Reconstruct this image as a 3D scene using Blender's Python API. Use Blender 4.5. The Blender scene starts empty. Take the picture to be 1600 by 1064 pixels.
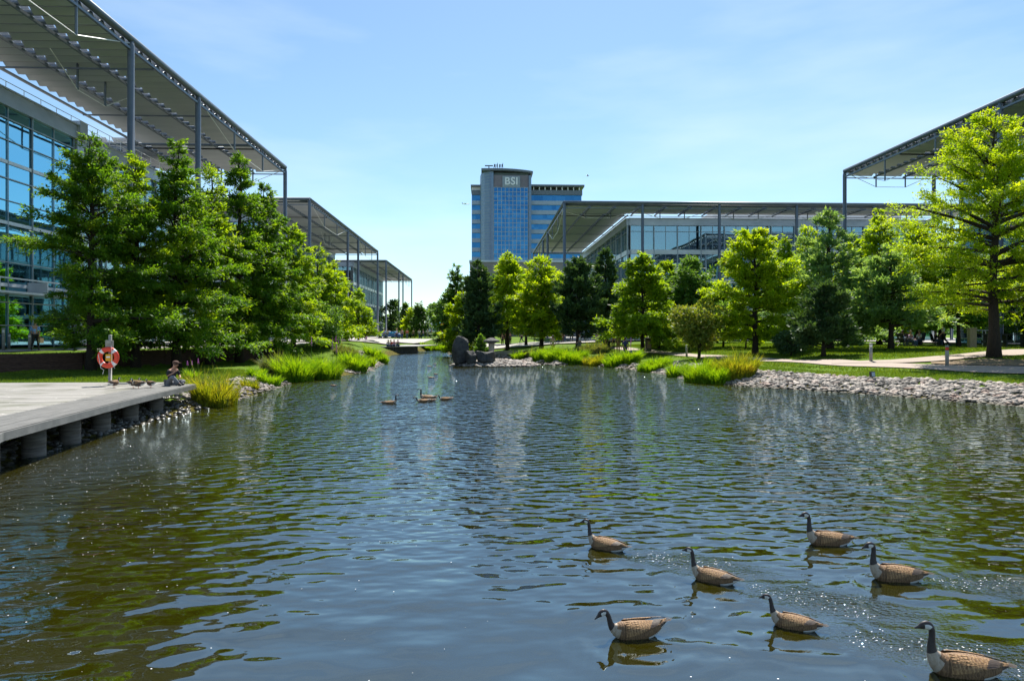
import bpy, math, random
import numpy as np
from mathutils import Vector, Matrix
random.seed(7); PI = math.pi
scene = bpy.context.scene
COL = scene.collection

# ------------------------------------------------------------------ camera geometry
F = 1067.0; CX = 800.0; HY = 521.0; CAMZ = 2.65
YAW = math.atan(43/1067)
cam_d = bpy.data.cameras.new('camera'); cam = bpy.data.objects.new('camera', cam_d); COL.objects.link(cam)
cam.location = (0, 0, CAMZ); cam.rotation_euler = (PI/2, 0, -YAW)
cam_d.sensor_width = 36; cam_d.lens = 24.0; cam_d.shift_y = -11/1600.0
cam_d.clip_start = 0.1; cam_d.clip_end = 4000
scene.camera = cam
def ray(px, py):
    u = (px-CX)/F; v = (HY-py)/F
    return (math.sin(YAW)+u*math.cos(YAW), math.cos(YAW)-u*math.sin(YAW), v)
def atY(px, py, Y):
    d = ray(px, py); t = Y/d[1]; return (d[0]*t, Y, CAMZ+d[2]*t)
def atZ(px, py, z):
    d = ray(px, py); t = (z-CAMZ)/d[2]; return (d[0]*t, d[1]*t, z)

# ------------------------------------------------------------------ materials
MATS = {}
def newmat(name):
    m = bpy.data.materials.new(name); m.use_nodes = True; m.node_tree.nodes.clear()
    MATS[name] = m; return m, m.node_tree
def N(nt, t, **kw):
    n = nt.nodes.new(t)
    for k, v in kw.items():
        if k in n.inputs.keys() if hasattr(n.inputs, 'keys') else False: n.inputs[k].default_value = v
        else: setattr(n, k, v)
    return n
def setin(n, **kw):
    for k, v in kw.items(): n.inputs[k.replace('_', ' ')].default_value = v
def ramp(nt, fac, stops):
    r = nt.nodes.new('ShaderNodeValToRGB'); e = r.color_ramp.elements
    while len(e) < len(stops): e.new(0.5)
    for i, (p, c) in enumerate(stops):
        e[i].position = p; e[i].color = (c[0], c[1], c[2], 1)
    nt.links.new(fac, r.inputs['Fac']); return r.outputs['Color']
def coord(nt, scale=(1, 1, 1), kind='pos', rot=(0, 0, 0)):
    mp = nt.nodes.new('ShaderNodeMapping'); mp.inputs['Scale'].default_value = scale; mp.inputs['Rotation'].default_value = rot
    if kind == 'pos':
        g = nt.nodes.new('ShaderNodeNewGeometry'); nt.links.new(g.outputs['Position'], mp.inputs['Vector'])
    else:
        g = nt.nodes.new('ShaderNodeTexCoord'); nt.links.new(g.outputs['Object'], mp.inputs['Vector'])
    return mp.outputs['Vector']
def noise(nt, vec, scale, detail=3, rough=.55):
    n = nt.nodes.new('ShaderNodeTexNoise'); nt.links.new(vec, n.inputs['Vector'])
    n.inputs['Scale'].default_value = scale; n.inputs['Detail'].default_value = detail; n.inputs['Roughness'].default_value = rough
    return n.outputs['Fac']
def bump(nt, h, strength=.4, dist=.02):
    b = nt.nodes.new('ShaderNodeBump'); b.inputs['Strength'].default_value = strength; b.inputs['Distance'].default_value = dist
    nt.links.new(h, b.inputs['Height']); return b.outputs['Normal']
def mixc(nt, fac, a, b, mode='MIX'):
    m = nt.nodes.new('ShaderNodeMix'); m.data_type = 'RGBA'; m.blend_type = mode
    for s, v in ((m.inputs['Factor'], fac), (m.inputs[6], a), (m.inputs[7], b)):
        if hasattr(v, 'node'): nt.links.new(v, s)
        else: s.default_value = v if not isinstance(v, tuple) else (v[0], v[1], v[2], 1)
    return m.outputs[2]
def pmat(name, ca, cb=None, rough=.6, metal=0, scale=3, kind='pos', stretch=(1, 1, 1), bstr=.25, bdist=.01, detail=4, lo=.3, hi=.7, spec=None):
    m, nt = newmat(name)
    p = nt.nodes.new('ShaderNodeBsdfPrincipled'); o = nt.nodes.new('ShaderNodeOutputMaterial')
    nt.links.new(p.outputs[0], o.inputs[0])
    v = coord(nt, stretch, kind); f = noise(nt, v, scale, detail)
    cb = cb or tuple(c*.8 for c in ca)
    nt.links.new(ramp(nt, f, [(lo, ca), (hi, cb)]), p.inputs['Base Color'])
    p.inputs['Roughness'].default_value = rough; p.inputs['Metallic'].default_value = metal
    if spec is not None: p.inputs['Specular IOR Level'].default_value = spec
    if bstr: nt.links.new(bump(nt, f, bstr, bdist), p.inputs['Normal'])
    return m
def leafmat(name, ca, cb, cc, trans=.45, scale=1.2):
    m, nt = newmat(name)
    v = coord(nt); f = noise(nt, v, scale, 3); f2 = noise(nt, v, 9, 2)
    c1 = ramp(nt, f, [(.3, ca), (.52, cb), (.72, cc)])
    c = mixc(nt, .55, c1, ramp(nt, f2, [(.35, (.35, .35, .35)), (.65, (1.25, 1.25, 1.2))]), 'MULTIPLY')
    d = nt.nodes.new('ShaderNodeBsdfPrincipled'); nt.links.new(c, d.inputs['Base Color']); d.inputs['Roughness'].default_value = .55
    d.inputs['Specular IOR Level'].default_value = .35
    t = nt.nodes.new('ShaderNodeBsdfTranslucent')
    tc = mixc(nt, 1.0, c, (1.9, 1.65, .55), 'MULTIPLY'); nt.links.new(tc, t.inputs['Color'])
    mx = nt.nodes.new('ShaderNodeMixShader'); mx.inputs[0].default_value = trans
    nt.links.new(d.outputs[0], mx.inputs[1]); nt.links.new(t.outputs[0], mx.inputs[2])
    o = nt.nodes.new('ShaderNodeOutputMaterial'); nt.links.new(mx.outputs[0], o.inputs[0]); return m

M = {}
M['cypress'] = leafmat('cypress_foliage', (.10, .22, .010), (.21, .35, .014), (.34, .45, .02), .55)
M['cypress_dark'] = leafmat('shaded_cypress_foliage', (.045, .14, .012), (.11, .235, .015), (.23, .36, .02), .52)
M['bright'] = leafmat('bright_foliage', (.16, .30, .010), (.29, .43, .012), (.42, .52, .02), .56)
M['pine'] = leafmat('pine_needles', (.03, .08, .034), (.065, .135, .05), (.11, .2, .065), .28)
M['cedar'] = leafmat('blue_cedar_needles', (.11, .23, .10), (.21, .36, .15), (.32, .47, .19), .45)
M['broad'] = leafmat('broad_leaves', (.05, .13, .03), (.11, .23, .045), (.19, .34, .06), .45)
M['magnolia'] = leafmat('magnolia_leaves', (.08, .15, .02), (.2, .27, .04), (.40, .36, .10), .4, 3)
M['far_leaf'] = leafmat('far_foliage', (.04, .10, .03), (.08, .17, .04), (.14, .25, .05), .4, .4)
M['reed'] = leafmat('reed_blades', (.10, .24, .008), (.20, .36, .010), (.30, .44, .02), .5, 2)
M['reed_y'] = leafmat('yellow_reed_blades', (.14, .2, .015), (.28, .32, .02), (.36, .3, .04), .5, 2)
M['sedge'] = leafmat('grey_sedge', (.09, .14, .05), (.16, .2, .09), (.26, .25, .15), .35, 2)
M['grassblade'] = leafmat('lawn_blades', (.07, .15, .012), (.12, .2, .015), (.17, .25, .02), .4, .8)
M['purple'] = pmat('purple_flowers', (.42, .05, .35), (.6, .2, .5), .7, scale=20, bstr=0)
M['bark'] = pmat('bark', (.018, .012, .009), (.042, .028, .02), .9, scale=12, stretch=(2, 2, .4), bstr=.8, bdist=.03)
M['steel'] = pmat('blue_grey_steel', (.10, .125, .155), (.13, .155, .185), .42, .3, scale=1.5, bstr=.05)
M['louvre'] = pmat('pale_grey_louvre', (.40, .44, .50), (.48, .51, .56), .5, .15, scale=.8, stretch=(.3, 3, 1), bstr=.05)
M['white_steel'] = pmat('white_steel', (.75, .77, .78), (.65, .67, .69), .4, .1, scale=2, bstr=.05)
M['cladding'] = pmat('silver_cladding', (.34, .38, .43), (.44, .48, .53), .35, .5, scale=.6, stretch=(1, 1, 2), bstr=.04)
M['band'] = pmat('pale_spandrel', (.55, .6, .62), (.68, .72, .74), .3, .1, scale=.7, bstr=.03)
M['frame'] = pmat('window_frame_metal', (.28, .32, .35), (.36, .4, .43), .4, .5, scale=2, bstr=.03)
M['concrete'] = pmat('concrete', (.25, .23, .20), (.38, .35, .31), .85, scale=4, bstr=.3)
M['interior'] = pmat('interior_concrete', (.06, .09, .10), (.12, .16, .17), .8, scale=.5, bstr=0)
M['white'] = pmat('white_paint', (.8, .8, .8), (.7, .7, .7), .45, scale=6, bstr=.05)
M['dark'] = pmat('dark_painted_metal', (.02, .022, .025), (.04, .042, .045), .45, scale=8, bstr=.1)
M['blue_panel'] = pmat('blue_sign_face', (.012, .02, .13), (.02, .03, .17), .4, scale=4, bstr=.02)
M['post'] = pmat('weathered_post_metal', (.22, .22, .20), (.32, .31, .28), .6, .2, scale=10, bstr=.2)
M['wood_post'] = pmat('light_timber', (.33, .25, .16), (.2, .15, .1), .8, scale=6, stretch=(3, 3, .5), bstr=.4)
M['orange'] = pmat('orange_lifebuoy', (.75, .06, .02), (.62, .045, .018), .5, scale=7, bstr=.15)
M['yellow'] = pmat('yellow_bag', (.75, .38, .01), (.65, .3, .01), .6, scale=9, bstr=.2)
M['rock'] = pmat('dark_boulder', (.022, .024, .028), (.075, .072, .065), .8, scale=2.5, bstr=1.0, bdist=.12, detail=8)
M['stone_grey'] = pmat('lantern_granite', (.22, .22, .2), (.36, .35, .32), .9, scale=14, bstr=.5)
M['skin'] = pmat('skin', (.5, .27, .18), (.42, .21, .14), .55, scale=8, bstr=.05)
M['hair'] = pmat('dark_hair', (.02, .014, .01), (.045, .03, .02), .6, scale=30, bstr=.4)
M['hair_l'] = pmat('fair_hair', (.42, .3, .16), (.3, .2, .1), .6, scale=30, bstr=.4)
M['hair_w'] = pmat('white_hair', (.65, .62, .58), (.5, .48, .45), .6, scale=30, bstr=.4)
M['shoe'] = pmat('black_shoes', (.015, .014, .013), (.03, .028, .025), .4, scale=10, bstr=.1)
def cloth(n, c): M[n] = pmat(n, c, tuple(x*.75 for x in c), .85, scale=5, bstr=.5, bdist=.03); return M[n]
cloth('light_blue_cloth', (.26, .46, .95)); cloth('white_cloth', (.72, .74, .78)); cloth('pink_cloth', (.7, .42, .62))
cloth('black_cloth', (.02, .02, .025)); cloth('navy_cloth', (.02, .035, .1)); cloth('grey_cloth', (.2, .2, .22)); cloth('red_cloth', (.55, .04, .04))
cloth('tan_cloth', (.42, .28, .1)); cloth('yellow_cloth', (.6, .52, .2)); cloth('denim_cloth', (.06, .1, .2)); cloth('brown_cloth', (.12, .06, .04)); cloth('olive_cloth', (.12, .13, .05))
M['canvas_red'] = pmat('red_canvas', (.6, .04, .03), (.5, .03, .03), .8, scale=4, bstr=.2)

def glassmat(name, tint, refl, rough=.02, base=.25, wob=.0015):
    m, nt = newmat(name)
    o = nt.nodes.new('ShaderNodeOutputMaterial')
    t = nt.nodes.new('ShaderNodeBsdfTransparent'); t.inputs[0].default_value = (*tint, 1)
    g = nt.nodes.new('ShaderNodeBsdfGlossy'); g.inputs['Color'].default_value = (*refl, 1); g.inputs['Roughness'].default_value = rough
    f = nt.nodes.new('ShaderNodeFresnel'); f.inputs[0].default_value = 1.5
    mr = nt.nodes.new('ShaderNodeMapRange'); mr.inputs['To Min'].default_value = base; mr.inputs['To Max'].default_value = 1
    nt.links.new(f.outputs[0], mr.inputs['Value'])
    v = coord(nt); nt.links.new(bump(nt, noise(nt, v, .5, 1), .25, wob*10), g.inputs['Normal'])
    x = nt.nodes.new('ShaderNodeMixShader'); nt.links.new(mr.outputs[0], x.inputs[0])
    nt.links.new(t.outputs[0], x.inputs[1]); nt.links.new(g.outputs[0], x.inputs[2]); nt.links.new(x.outputs[0], o.inputs[0]); return m
M['glass'] = glassmat('teal_glass', (.30, .52, .55), (.62, .85, .92), base=.30)
M['glass_blue'] = glassmat('blue_mirror_glass', (.06, .16, .22), (.27, .62, .78), base=.75)
def solidglass(name, c, c2):
    m, nt = newmat(name); o = nt.nodes.new('ShaderNodeOutputMaterial'); p = nt.nodes.new('ShaderNodeBsdfPrincipled')
    b = nt.nodes.new('ShaderNodeTexBrick'); b.offset = 0
    v = coord(nt, (1, 1, 1)); sp = nt.nodes.new('ShaderNodeSeparateXYZ'); nt.links.new(v, sp.inputs[0])
    cb = nt.nodes.new('ShaderNodeCombineXYZ'); nt.links.new(sp.outputs[0], cb.inputs[0]); nt.links.new(sp.outputs[2], cb.inputs[1])
    nt.links.new(cb.outputs[0], b.inputs['Vector'])
    setin(b, Scale=1.0, Mortar_Size=.0, Brick_Width=1.9, Row_Height=1.9); b.inputs['Color1'].default_value = (*c, 1); b.inputs['Color2'].default_value = (*c2, 1)
    nt.links.new(b.outputs['Color'], p.inputs['Base Color']); p.inputs['Metallic'].default_value = .75; p.inputs['Roughness'].default_value = .12
    nt.links.new(p.outputs[0], o.inputs[0]); return m
M['tower_glass'] = solidglass('tower_blue_glass', (.02, .13, .29), (.045, .20, .38))
M['tower_band'] = pmat('pale_blue_tower_band', (.26, .33, .42), (.32, .39, .47), .4, .2, scale=.6, bstr=.03)
M['tower_clad'] = pmat('blue_grey_tower_cladding', (.13, .20, .31), (.17, .25, .36), .4, .3, scale=.6, stretch=(1, 1, 2), bstr=.04)

# water
def watermat():
    m, nt = newmat('pond_water'); o = nt.nodes.new('ShaderNodeOutputMaterial')
    geo = nt.nodes.new('ShaderNodeNewGeometry'); sp = nt.nodes.new('ShaderNodeSeparateXYZ'); nt.links.new(geo.outputs['Position'], sp.inputs[0])
    v1 = coord(nt, (.7, 1.25, 1), rot=(0, 0, .12)); v2 = coord(nt, (.95, 1.6, 1), rot=(0, 0, -.15)); v3 = coord(nt, (1, 1.5, 1), rot=(0, 0, .3))
    n1 = noise(nt, v1, 1.15, 1.2); n2 = noise(nt, v2, 3.3, .6); n3 = noise(nt, v3, 14, 2)
    def mul(a, b):
        x = nt.nodes.new('ShaderNodeMath'); x.operation = 'MULTIPLY'
        for i, s in enumerate((a, b)):
            if hasattr(s, 'node'): nt.links.new(s, x.inputs[i])
            else: x.inputs[i].default_value = s
        return x.outputs[0]
    def add(a, b):
        x = nt.nodes.new('ShaderNodeMath'); x.operation = 'ADD'; nt.links.new(a, x.inputs[0]); nt.links.new(b, x.inputs[1]); return x.outputs[0]
    # the breeze: calm water under the near bank, livelier out in the open pond
    mr = nt.nodes.new('ShaderNodeMapRange'); nt.links.new(sp.outputs[1], mr.inputs['Value'])
    for k, val in (('From Min', 5), ('From Max', 13), ('To Min', .07), ('To Max', 1.0)): mr.inputs[k].default_value = val
    gust = nt.nodes.new('ShaderNodeMapRange'); nt.links.new(noise(nt, coord(nt, (1, .6, 1)), .16, 2), gust.inputs['Value'])
    for k, val in (('From Min', .3), ('From Max', .7), ('To Min', .55), ('To Max', 1.25)): gust.inputs[k].default_value = val
    mr2 = nt.nodes.new('ShaderNodeMapRange'); nt.links.new(sp.outputs[1], mr2.inputs['Value'])
    for k, val in (('From Min', 14), ('From Max', 40), ('To Min', 1.0), ('To Max', 1.5)): mr2.inputs[k].default_value = val
    wind = mul(mul(mr.outputs[0], gust.outputs[0]), mr2.outputs[0])
    h = add(add(mul(n1, .060), mul(mul(n2, .075), wind)), mul(mul(n3, .0008), wind))
    ch = nt.nodes.new('ShaderNodeAttribute'); ch.attribute_name = 'chop'
    h = add(h, mul(mul(noise(nt, v3, 17, 2), .040), ch.outputs['Fac']))
    nb = bump(nt, h, 1.0, 1.0)
    fr = nt.nodes.new('ShaderNodeFresnel'); fr.inputs[0].default_value = 2.6; nt.links.new(nb, fr.inputs['Normal'])
    gl = nt.nodes.new('ShaderNodeBsdfGlossy'); gl.inputs['Roughness'].default_value = .015; nt.links.new(nb, gl.inputs['Normal']); gl.inputs['Color'].default_value = (.76, .92, 1, 1)
    tr = nt.nodes.new('ShaderNodeBsdfTransparent'); tr.inputs[0].default_value = (.55, .52, .28, 1)
    df = nt.nodes.new('ShaderNodeBsdfDiffuse'); df.inputs['Color'].default_value = (.040, .036, .002, 1)
    mb = nt.nodes.new('ShaderNodeMixShader'); mb.inputs[0].default_value = .45; nt.links.new(tr.outputs[0], mb.inputs[1]); nt.links.new(df.outputs[0], mb.inputs[2])
    mx = nt.nodes.new('ShaderNodeMixShader'); nt.links.new(fr.outputs[0], mx.inputs[0]); nt.links.new(mb.outputs[0], mx.inputs[1]); nt.links.new(gl.outputs[0], mx.inputs[2])
    nt.links.new(mx.outputs[0], o.inputs[0]); return m
M['water'] = watermat()

# ------------------------------------------------------------------ mesh helpers
def tagit(o, label=None, cat=None, group=None, kind=None):
    if label: o['label'] = label
    if cat: o['category'] = cat
    if group: o['group'] = group
    if kind: o['kind'] = kind
    return o
def thing(name, label, cat, loc, rotz=0, group=None):
    o = bpy.data.objects.new(name, None); COL.objects.link(o); o.empty_display_size = .2
    o.location = loc; o.rotation_euler = (0, 0, rotz); return tagit(o, label, cat, group)
def npmesh(name, V, Fq, mats, parent=None, smooth=False, origin=(0, 0, 0), matidx=None):
    V = np.asarray(V, dtype=np.float32).reshape(-1, 3) - np.array(origin, dtype=np.float32)
    Fq = np.asarray(Fq, dtype=np.int32); n, k = Fq.shape
    me = bpy.data.meshes.new(name); me.vertices.add(len(V)); me.vertices.foreach_set('co', V.ravel())
    me.loops.add(n*k); me.loops.foreach_set('vertex_index', Fq.ravel())
    me.polygons.add(n); me.polygons.foreach_set('loop_start', np.arange(0, n*k, k, dtype=np.int32))
    try: me.polygons.foreach_set('loop_total', np.full(n, k, dtype=np.int32))
    except Exception: pass
    if smooth: me.polygons.foreach_set('use_smooth', np.ones(n, dtype=bool))
    for mm in (mats if isinstance(mats, (list, tuple)) else [mats]): me.materials.append(mm)
    if matidx is not None: me.polygons.foreach_set('material_index', np.asarray(matidx, dtype=np.int32))
    me.update(calc_edges=True); me.validate()
    o = bpy.data.objects.new(name, me); COL.objects.link(o)
    if parent: o.parent = parent
    return o
class MB:
    def __init__(s): s.v = []; s.f = []; s.m = []; s.cur = 0
    def addf(s, vs, fs):
        b = len(s.v); s.v += [tuple(x) for x in vs]; s.f += [tuple(b+i for i in f) for f in fs]; s.m += [s.cur]*len(fs)
    def box(s, c, d, rz=0, ry=0, rx=0):
        R = Matrix.Rotation(rz, 3, 'Z') @ Matrix.Rotation(ry, 3, 'Y') @ Matrix.Rotation(rx, 3, 'X')
        vs = [Vector(c)+R @ Vector((x*d[0]/2, y*d[1]/2, z*d[2]/2)) for z in (-1, 1) for y in (-1, 1) for x in (-1, 1)]
        s.addf(vs, [(0, 2, 3, 1), (4, 5, 7, 6), (0, 1, 5, 4), (2, 6, 7, 3), (0, 4, 6, 2), (1, 3, 7, 5)])
    def b2(s, a, b): s.box([(a[i]+b[i])/2 for i in range(3)], [abs(b[i]-a[i]) for i in range(3)])
    def tube(s, pts, rad, n=8, cap=True, sq=(1, 1)):
        P = [Vector(p) for p in pts]; rad = rad if isinstance(rad, (list, tuple)) else [rad]*len(P)
        vs = []; up0 = None
        for i, p in enumerate(P):
            t = (P[min(i+1, len(P)-1)]-P[max(i-1, 0)]).normalized()
            if up0 is None: up0 = Vector((0, 0, 1)) if abs(t.z) < .9 else Vector((1, 0, 0))
            a = t.cross(up0).normalized(); b = a.cross(t).normalized(); up0 = b
            for k in range(n):
                an = 2*PI*k/n; vs.append(p + a*math.cos(an)*rad[i]*sq[0] + b*math.sin(an)*rad[i]*sq[1])
        fs = [(i*n+k, i*n+(k+1) % n, (i+1)*n+(k+1) % n, (i+1)*n+k) for i in range(len(P)-1) for k in range(n)]
        if cap: fs += [tuple(reversed(range(n))), tuple((len(P)-1)*n+k for k in range(n))]
        s.addf(vs, fs)
    def lathe(s, prof, n=16, c=(0, 0, 0)):
        vs = [(c[0]+r*math.cos(2*PI*k/n), c[1]+r*math.sin(2*PI*k/n), c[2]+z) for r, z in prof for k in range(n)]
        fs = [(i*n+k, i*n+(k+1) % n, (i+1)*n+(k+1) % n, (i+1)*n+k) for i in range(len(prof)-1) for k in range(n)]
        fs += [tuple(reversed(range(n))), tuple((len(prof)-1)*n+k for k in range(n))]
        s.addf(vs, fs)
    def ell(s, c, r, n=12, m=8, rz=0, ry=0):
        R = Matrix.Rotation(rz, 3, 'Z') @ Matrix.Rotation(ry, 3, 'Y'); vs = []
        for i in range(1, m):
            th = PI*i/m
            for k in range(n):
                ph = 2*PI*k/n; vs.append(Vector(c)+R @ Vector((r[0]*math.sin(th)*math.cos(ph), r[1]*math.sin(th)*math.sin(ph), r[2]*math.cos(th))))
        vs += [Vector(c)+R @ Vector((0, 0, r[2])), Vector(c)+R @ Vector((0, 0, -r[2]))]
        fs = [(i*n+k, (i+1)*n+k, (i+1)*n+(k+1) % n, i*n+(k+1) % n) for i in range(m-2) for k in range(n)]
        T = (m-1)*n; fs += [(T, k, (k+1) % n) for k in range(n)] + [(T+1, (m-2)*n+(k+1) % n, (m-2)*n+k) for k in range(n)]
        s.addf(vs, fs)
    def build(s, name, mats, parent=None, origin=(0, 0, 0), smooth=False, bevel=0):
        me = bpy.data.meshes.new(name); me.from_pydata([(v[0]-origin[0], v[1]-origin[1], v[2]-origin[2]) for v in s.v], [], s.f)
        for mm in (mats if isinstance(mats, (list, tuple)) else [mats]): me.materials.append(mm)
        for p, mi in zip(me.polygons, s.m): p.material_index = mi; p.use_smooth = smooth
        me.update(); o = bpy.data.objects.new(name, me); COL.objects.link(o)
        if parent: o.parent = parent
        if bevel:
            b = o.modifiers.new('bevel', 'BEVEL'); b.width = bevel; b.segments = 2; b.limit_method = 'ANGLE'
        return o
def copy_tree(o, parent=None):
    c = o.copy(); COL.objects.link(c); c.parent = parent
    for ch in list(o.children): copy_tree(ch, c)
    return c

# ------------------------------------------------------------------ terrain
left_px = [(-260, 850), (-120, 778), (0, 726), (60, 708), (120, 690), (200, 668), (300, 643), (380, 622), (430, 606), (455, 597), (520, 591), (575, 580), (600, 567), (604, 560), (612, 555), (640, 551), (672, 548)]
right_px = [(695, 548), (708, 556), (760, 560), (800, 561), (830, 568), (872, 571), (900, 569), (940, 572), (985, 577), (1030, 583), (1062, 589), (1090, 597), (1130, 600), (1200, 606), (1300, 612), (1400, 619), (1500, 627), (1600, 635), (1720, 648), (1900, 668)]
pond = [(-14, -40), (-12.5, 0)] + [atZ(x, y, 0)[:2] for x, y in left_px] + [atZ(x, y, 0)[:2] for x, y in right_px] + [(38, 8), (42, -40)]
PA = np.array(pond); PB = np.roll(PA, -1, axis=0)
def pond_sd(x, y):
    x = np.asarray(x, float).ravel(); y = np.asarray(y, float).ravel()
    d = np.full(x.shape, 1e9); ins = np.zeros(x.shape, bool)
    for a, b in zip(PA, PB):
        e = b-a; L = e @ e; t = np.clip(((x-a[0])*e[0]+(y-a[1])*e[1])/L, 0, 1)
        d = np.minimum(d, np.hypot(x-a[0]-t*e[0], y-a[1]-t*e[1]))
        c = ((a[1] > y) != (b[1] > y)); 
        with np.errstate(divide='ignore', invalid='ignore'):
            xi = a[0]+(y-a[1])*(b[0]-a[0])/(b[1]-a[1] if b[1] != a[1] else 1e-9)
        ins ^= c & (x < xi)
    return np.where(ins, -d, d)
ISL = (.9, 56.3, 3.5, 2.3)   # rock island: centre and half sizes
WALL = [(-60, 30.5), (-40, 31), (-24, 33), (-21, 36.5), (-19.4, 42), (-17.6, 47), (-15.5, 53)]
WA = np.array(WALL)
def gz(x, y):
    sh = np.shape(x); x = np.asarray(x, float).ravel(); y = np.asarray(y, float).ravel()
    d = pond_sd(x, y)
    low = np.interp(d, [-4, -1.2, 0, .8, 2.6, 6, 12, 20], [-.75, -.4, -.02, .22, .58, .85, 1.3, 1.6])
    lowL = np.interp(d, [-4, -1.2, 0, .8, 2.6, 6, 12, 20], [-.75, -.4, -.02, .2, .45, .62, .75, .82])
    wx = np.interp(y, WA[:, 1], WA[:, 0]); left = (x < 0)
    up = np.clip((wx - x)/.3+.5, 0, 1)*(y > 30)      # behind the retaining wall
    up = np.where((x < -24) & left, np.clip((y-np.interp(x, [-60, -40, -24], [30.5, 31, 33]))/.3+.5, 0, 1), up)
    up = np.where(y > 53, np.clip((y-53)/8, 0, 1)*(d > 0)*np.clip(d/4, 0, 1) + up*(1-np.clip((y-53)/8, 0, 1)), up)
    zl = np.where(d > 0, lowL*(1-up)+np.maximum(1.6*up, lowL*up), lowL)
    z = np.where(left & (y > 0), zl, low)
    # the rock island
    e = np.hypot((x-ISL[0])/ISL[2], (y-ISL[1])/ISL[3])
    z = np.maximum(z, np.where(e < 1.25, .42-.42*e**2, -9))
    n = .04*np.sin(x*.9+y*.5)*np.sin(y*.7-x*.3)*np.clip(d/3, 0, 1)
    return (z+n).reshape(sh)
def G(x, y): return float(gz(np.array([x]), np.array([y]))[0])

def axis(segs):
    out = []
    for a, b, s in segs: out += list(np.arange(a, b, s))
    return np.array(out+[segs[-1][1]])
gx = axis([(-1500, -200, 130), (-200, -60, 10), (-60, -30, 1), (-30, 34, .3), (34, 70, 1), (70, 200, 10), (200, 1500, 130)])
gy = axis([(-300, -20, 20), (-20, 8, 1), (8, 66, .3), (66, 120, .8), (120, 260, 10), (260, 2600, 130)])
X, Y = np.meshgrid(gx, gy); Z = gz(X, Y); nx, ny = len(gx), len(gy)
idx = np.arange(nx*ny).reshape(ny, nx)
GF = np.stack([idx[:-1, :-1].ravel(), idx[:-1, 1:].ravel(), idx[1:, 1:].ravel(), idx[1:, :-1].ravel()], 1)
def groundmat():
    m, nt = newmat('lawn_and_bank'); o = nt.nodes.new('ShaderNodeOutputMaterial'); p = nt.nodes.new('ShaderNodeBsdfPrincipled'); nt.links.new(p.outputs[0], o.inputs[0])
    g = nt.nodes.new('ShaderNodeNewGeometry'); s = nt.nodes.new('ShaderNodeSeparateXYZ'); nt.links.new(g.outputs['Position'], s.inputs[0])
    v = coord(nt); n1 = noise(nt, v, .5, 4); n2 = noise(nt, v, 30, 3); n3 = noise(nt, v, 5, 4)
    grass = mixc(nt, .5, ramp(nt, n1, [(.3, (.06, .13, .006)), (.7, (.12, .20, .008))]), ramp(nt, n2, [(.3, (.04, .09, .01)), (.7, (.15, .22, .03))]))
    grass = mixc(nt, ramp(nt, noise(nt, v, 1.3, 5), [(.58, (0, 0, 0)), (.7, (.5, .5, .5))]), grass, (.19, .17, .06))
    bed = ramp(nt, n3, [(.3, (.03, .022, .004)), (.5, (.085, .075, .012)), (.7, (.16, .13, .03))])
    a = nt.nodes.new('ShaderNodeAttribute'); a.attribute_name = 'bank'
    c = mixc(nt, a.outputs['Fac'], grass, bed)
    nt.links.new(c, p.inputs['Base Color']); p.inputs['Roughness'].default_value = .9; p.inputs['Specular IOR Level'].default_value = .08
    nt.links.new(bump(nt, n2, .7, .05), p.inputs['Normal']); return m
M['ground'] = groundmat()
ground = npmesh('ground', np.stack([X, Y, Z], -1), GF, M['ground'], smooth=True); tagit(ground, kind='structure')
at = ground.data.attributes.new('bank', 'FLOAT', 'POINT')
dd = pond_sd(X, Y).ravel(); ee = np.hypot((X.ravel()-ISL[0])/ISL[2], (Y.ravel()-ISL[1])/ISL[3])
at.data.foreach_set('value', np.where((dd < .7) | (ee < 1.3), 1.0, np.clip(1-(dd-.7)/.6, 0, 1)).astype(np.float32))

# near geese positions (used for the wakes as well): px chest/centre, waterline, heading, scale
GEESE = [  # px, py waterline, heading angle (0 = facing +X), pose, scale, label
 (1298, 853, 178, 'up', 1.0, 'large goose swimming left with upright neck, highest and farthest of the right-hand pair'),
 (1405, 909, 172, 'up', 1.0, 'goose with pale chest swimming left, right behind the farthest upright goose'),
 (1118, 912, 150, 'fwd', .84, 'goose in the middle of the near flock trailed by the brightest sparkling wake'),
 (950, 861, 150, 'fwd', .86, 'leftmost far goose of the near flock with a sparkling patch behind its tail'),
 (998, 996, 188, 'low', .86, 'goose with raised rump and lowered bill nearest the bottom centre of the pond'),
 (1245, 984, 155, 'fwd', .74, 'smallest goose of the near flock, swimming below the middle goose'),
 (1512, 1056, 172, 'up', 1.0, 'nearest goose with pale chest at the bottom right corner of the pond'),
]
wx_ = axis([(-90, -30, 6), (-30, -9, .5), (-9, 12, .07), (12, 70, 2)]); wy_ = axis([(-40, 3.5, 2), (3.5, 12, .07), (12, 26, .5), (26, 125, 3)])
WX, WY = np.meshgrid(wx_, wy_); WZ = np.zeros_like(WX)
CHG = []
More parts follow.
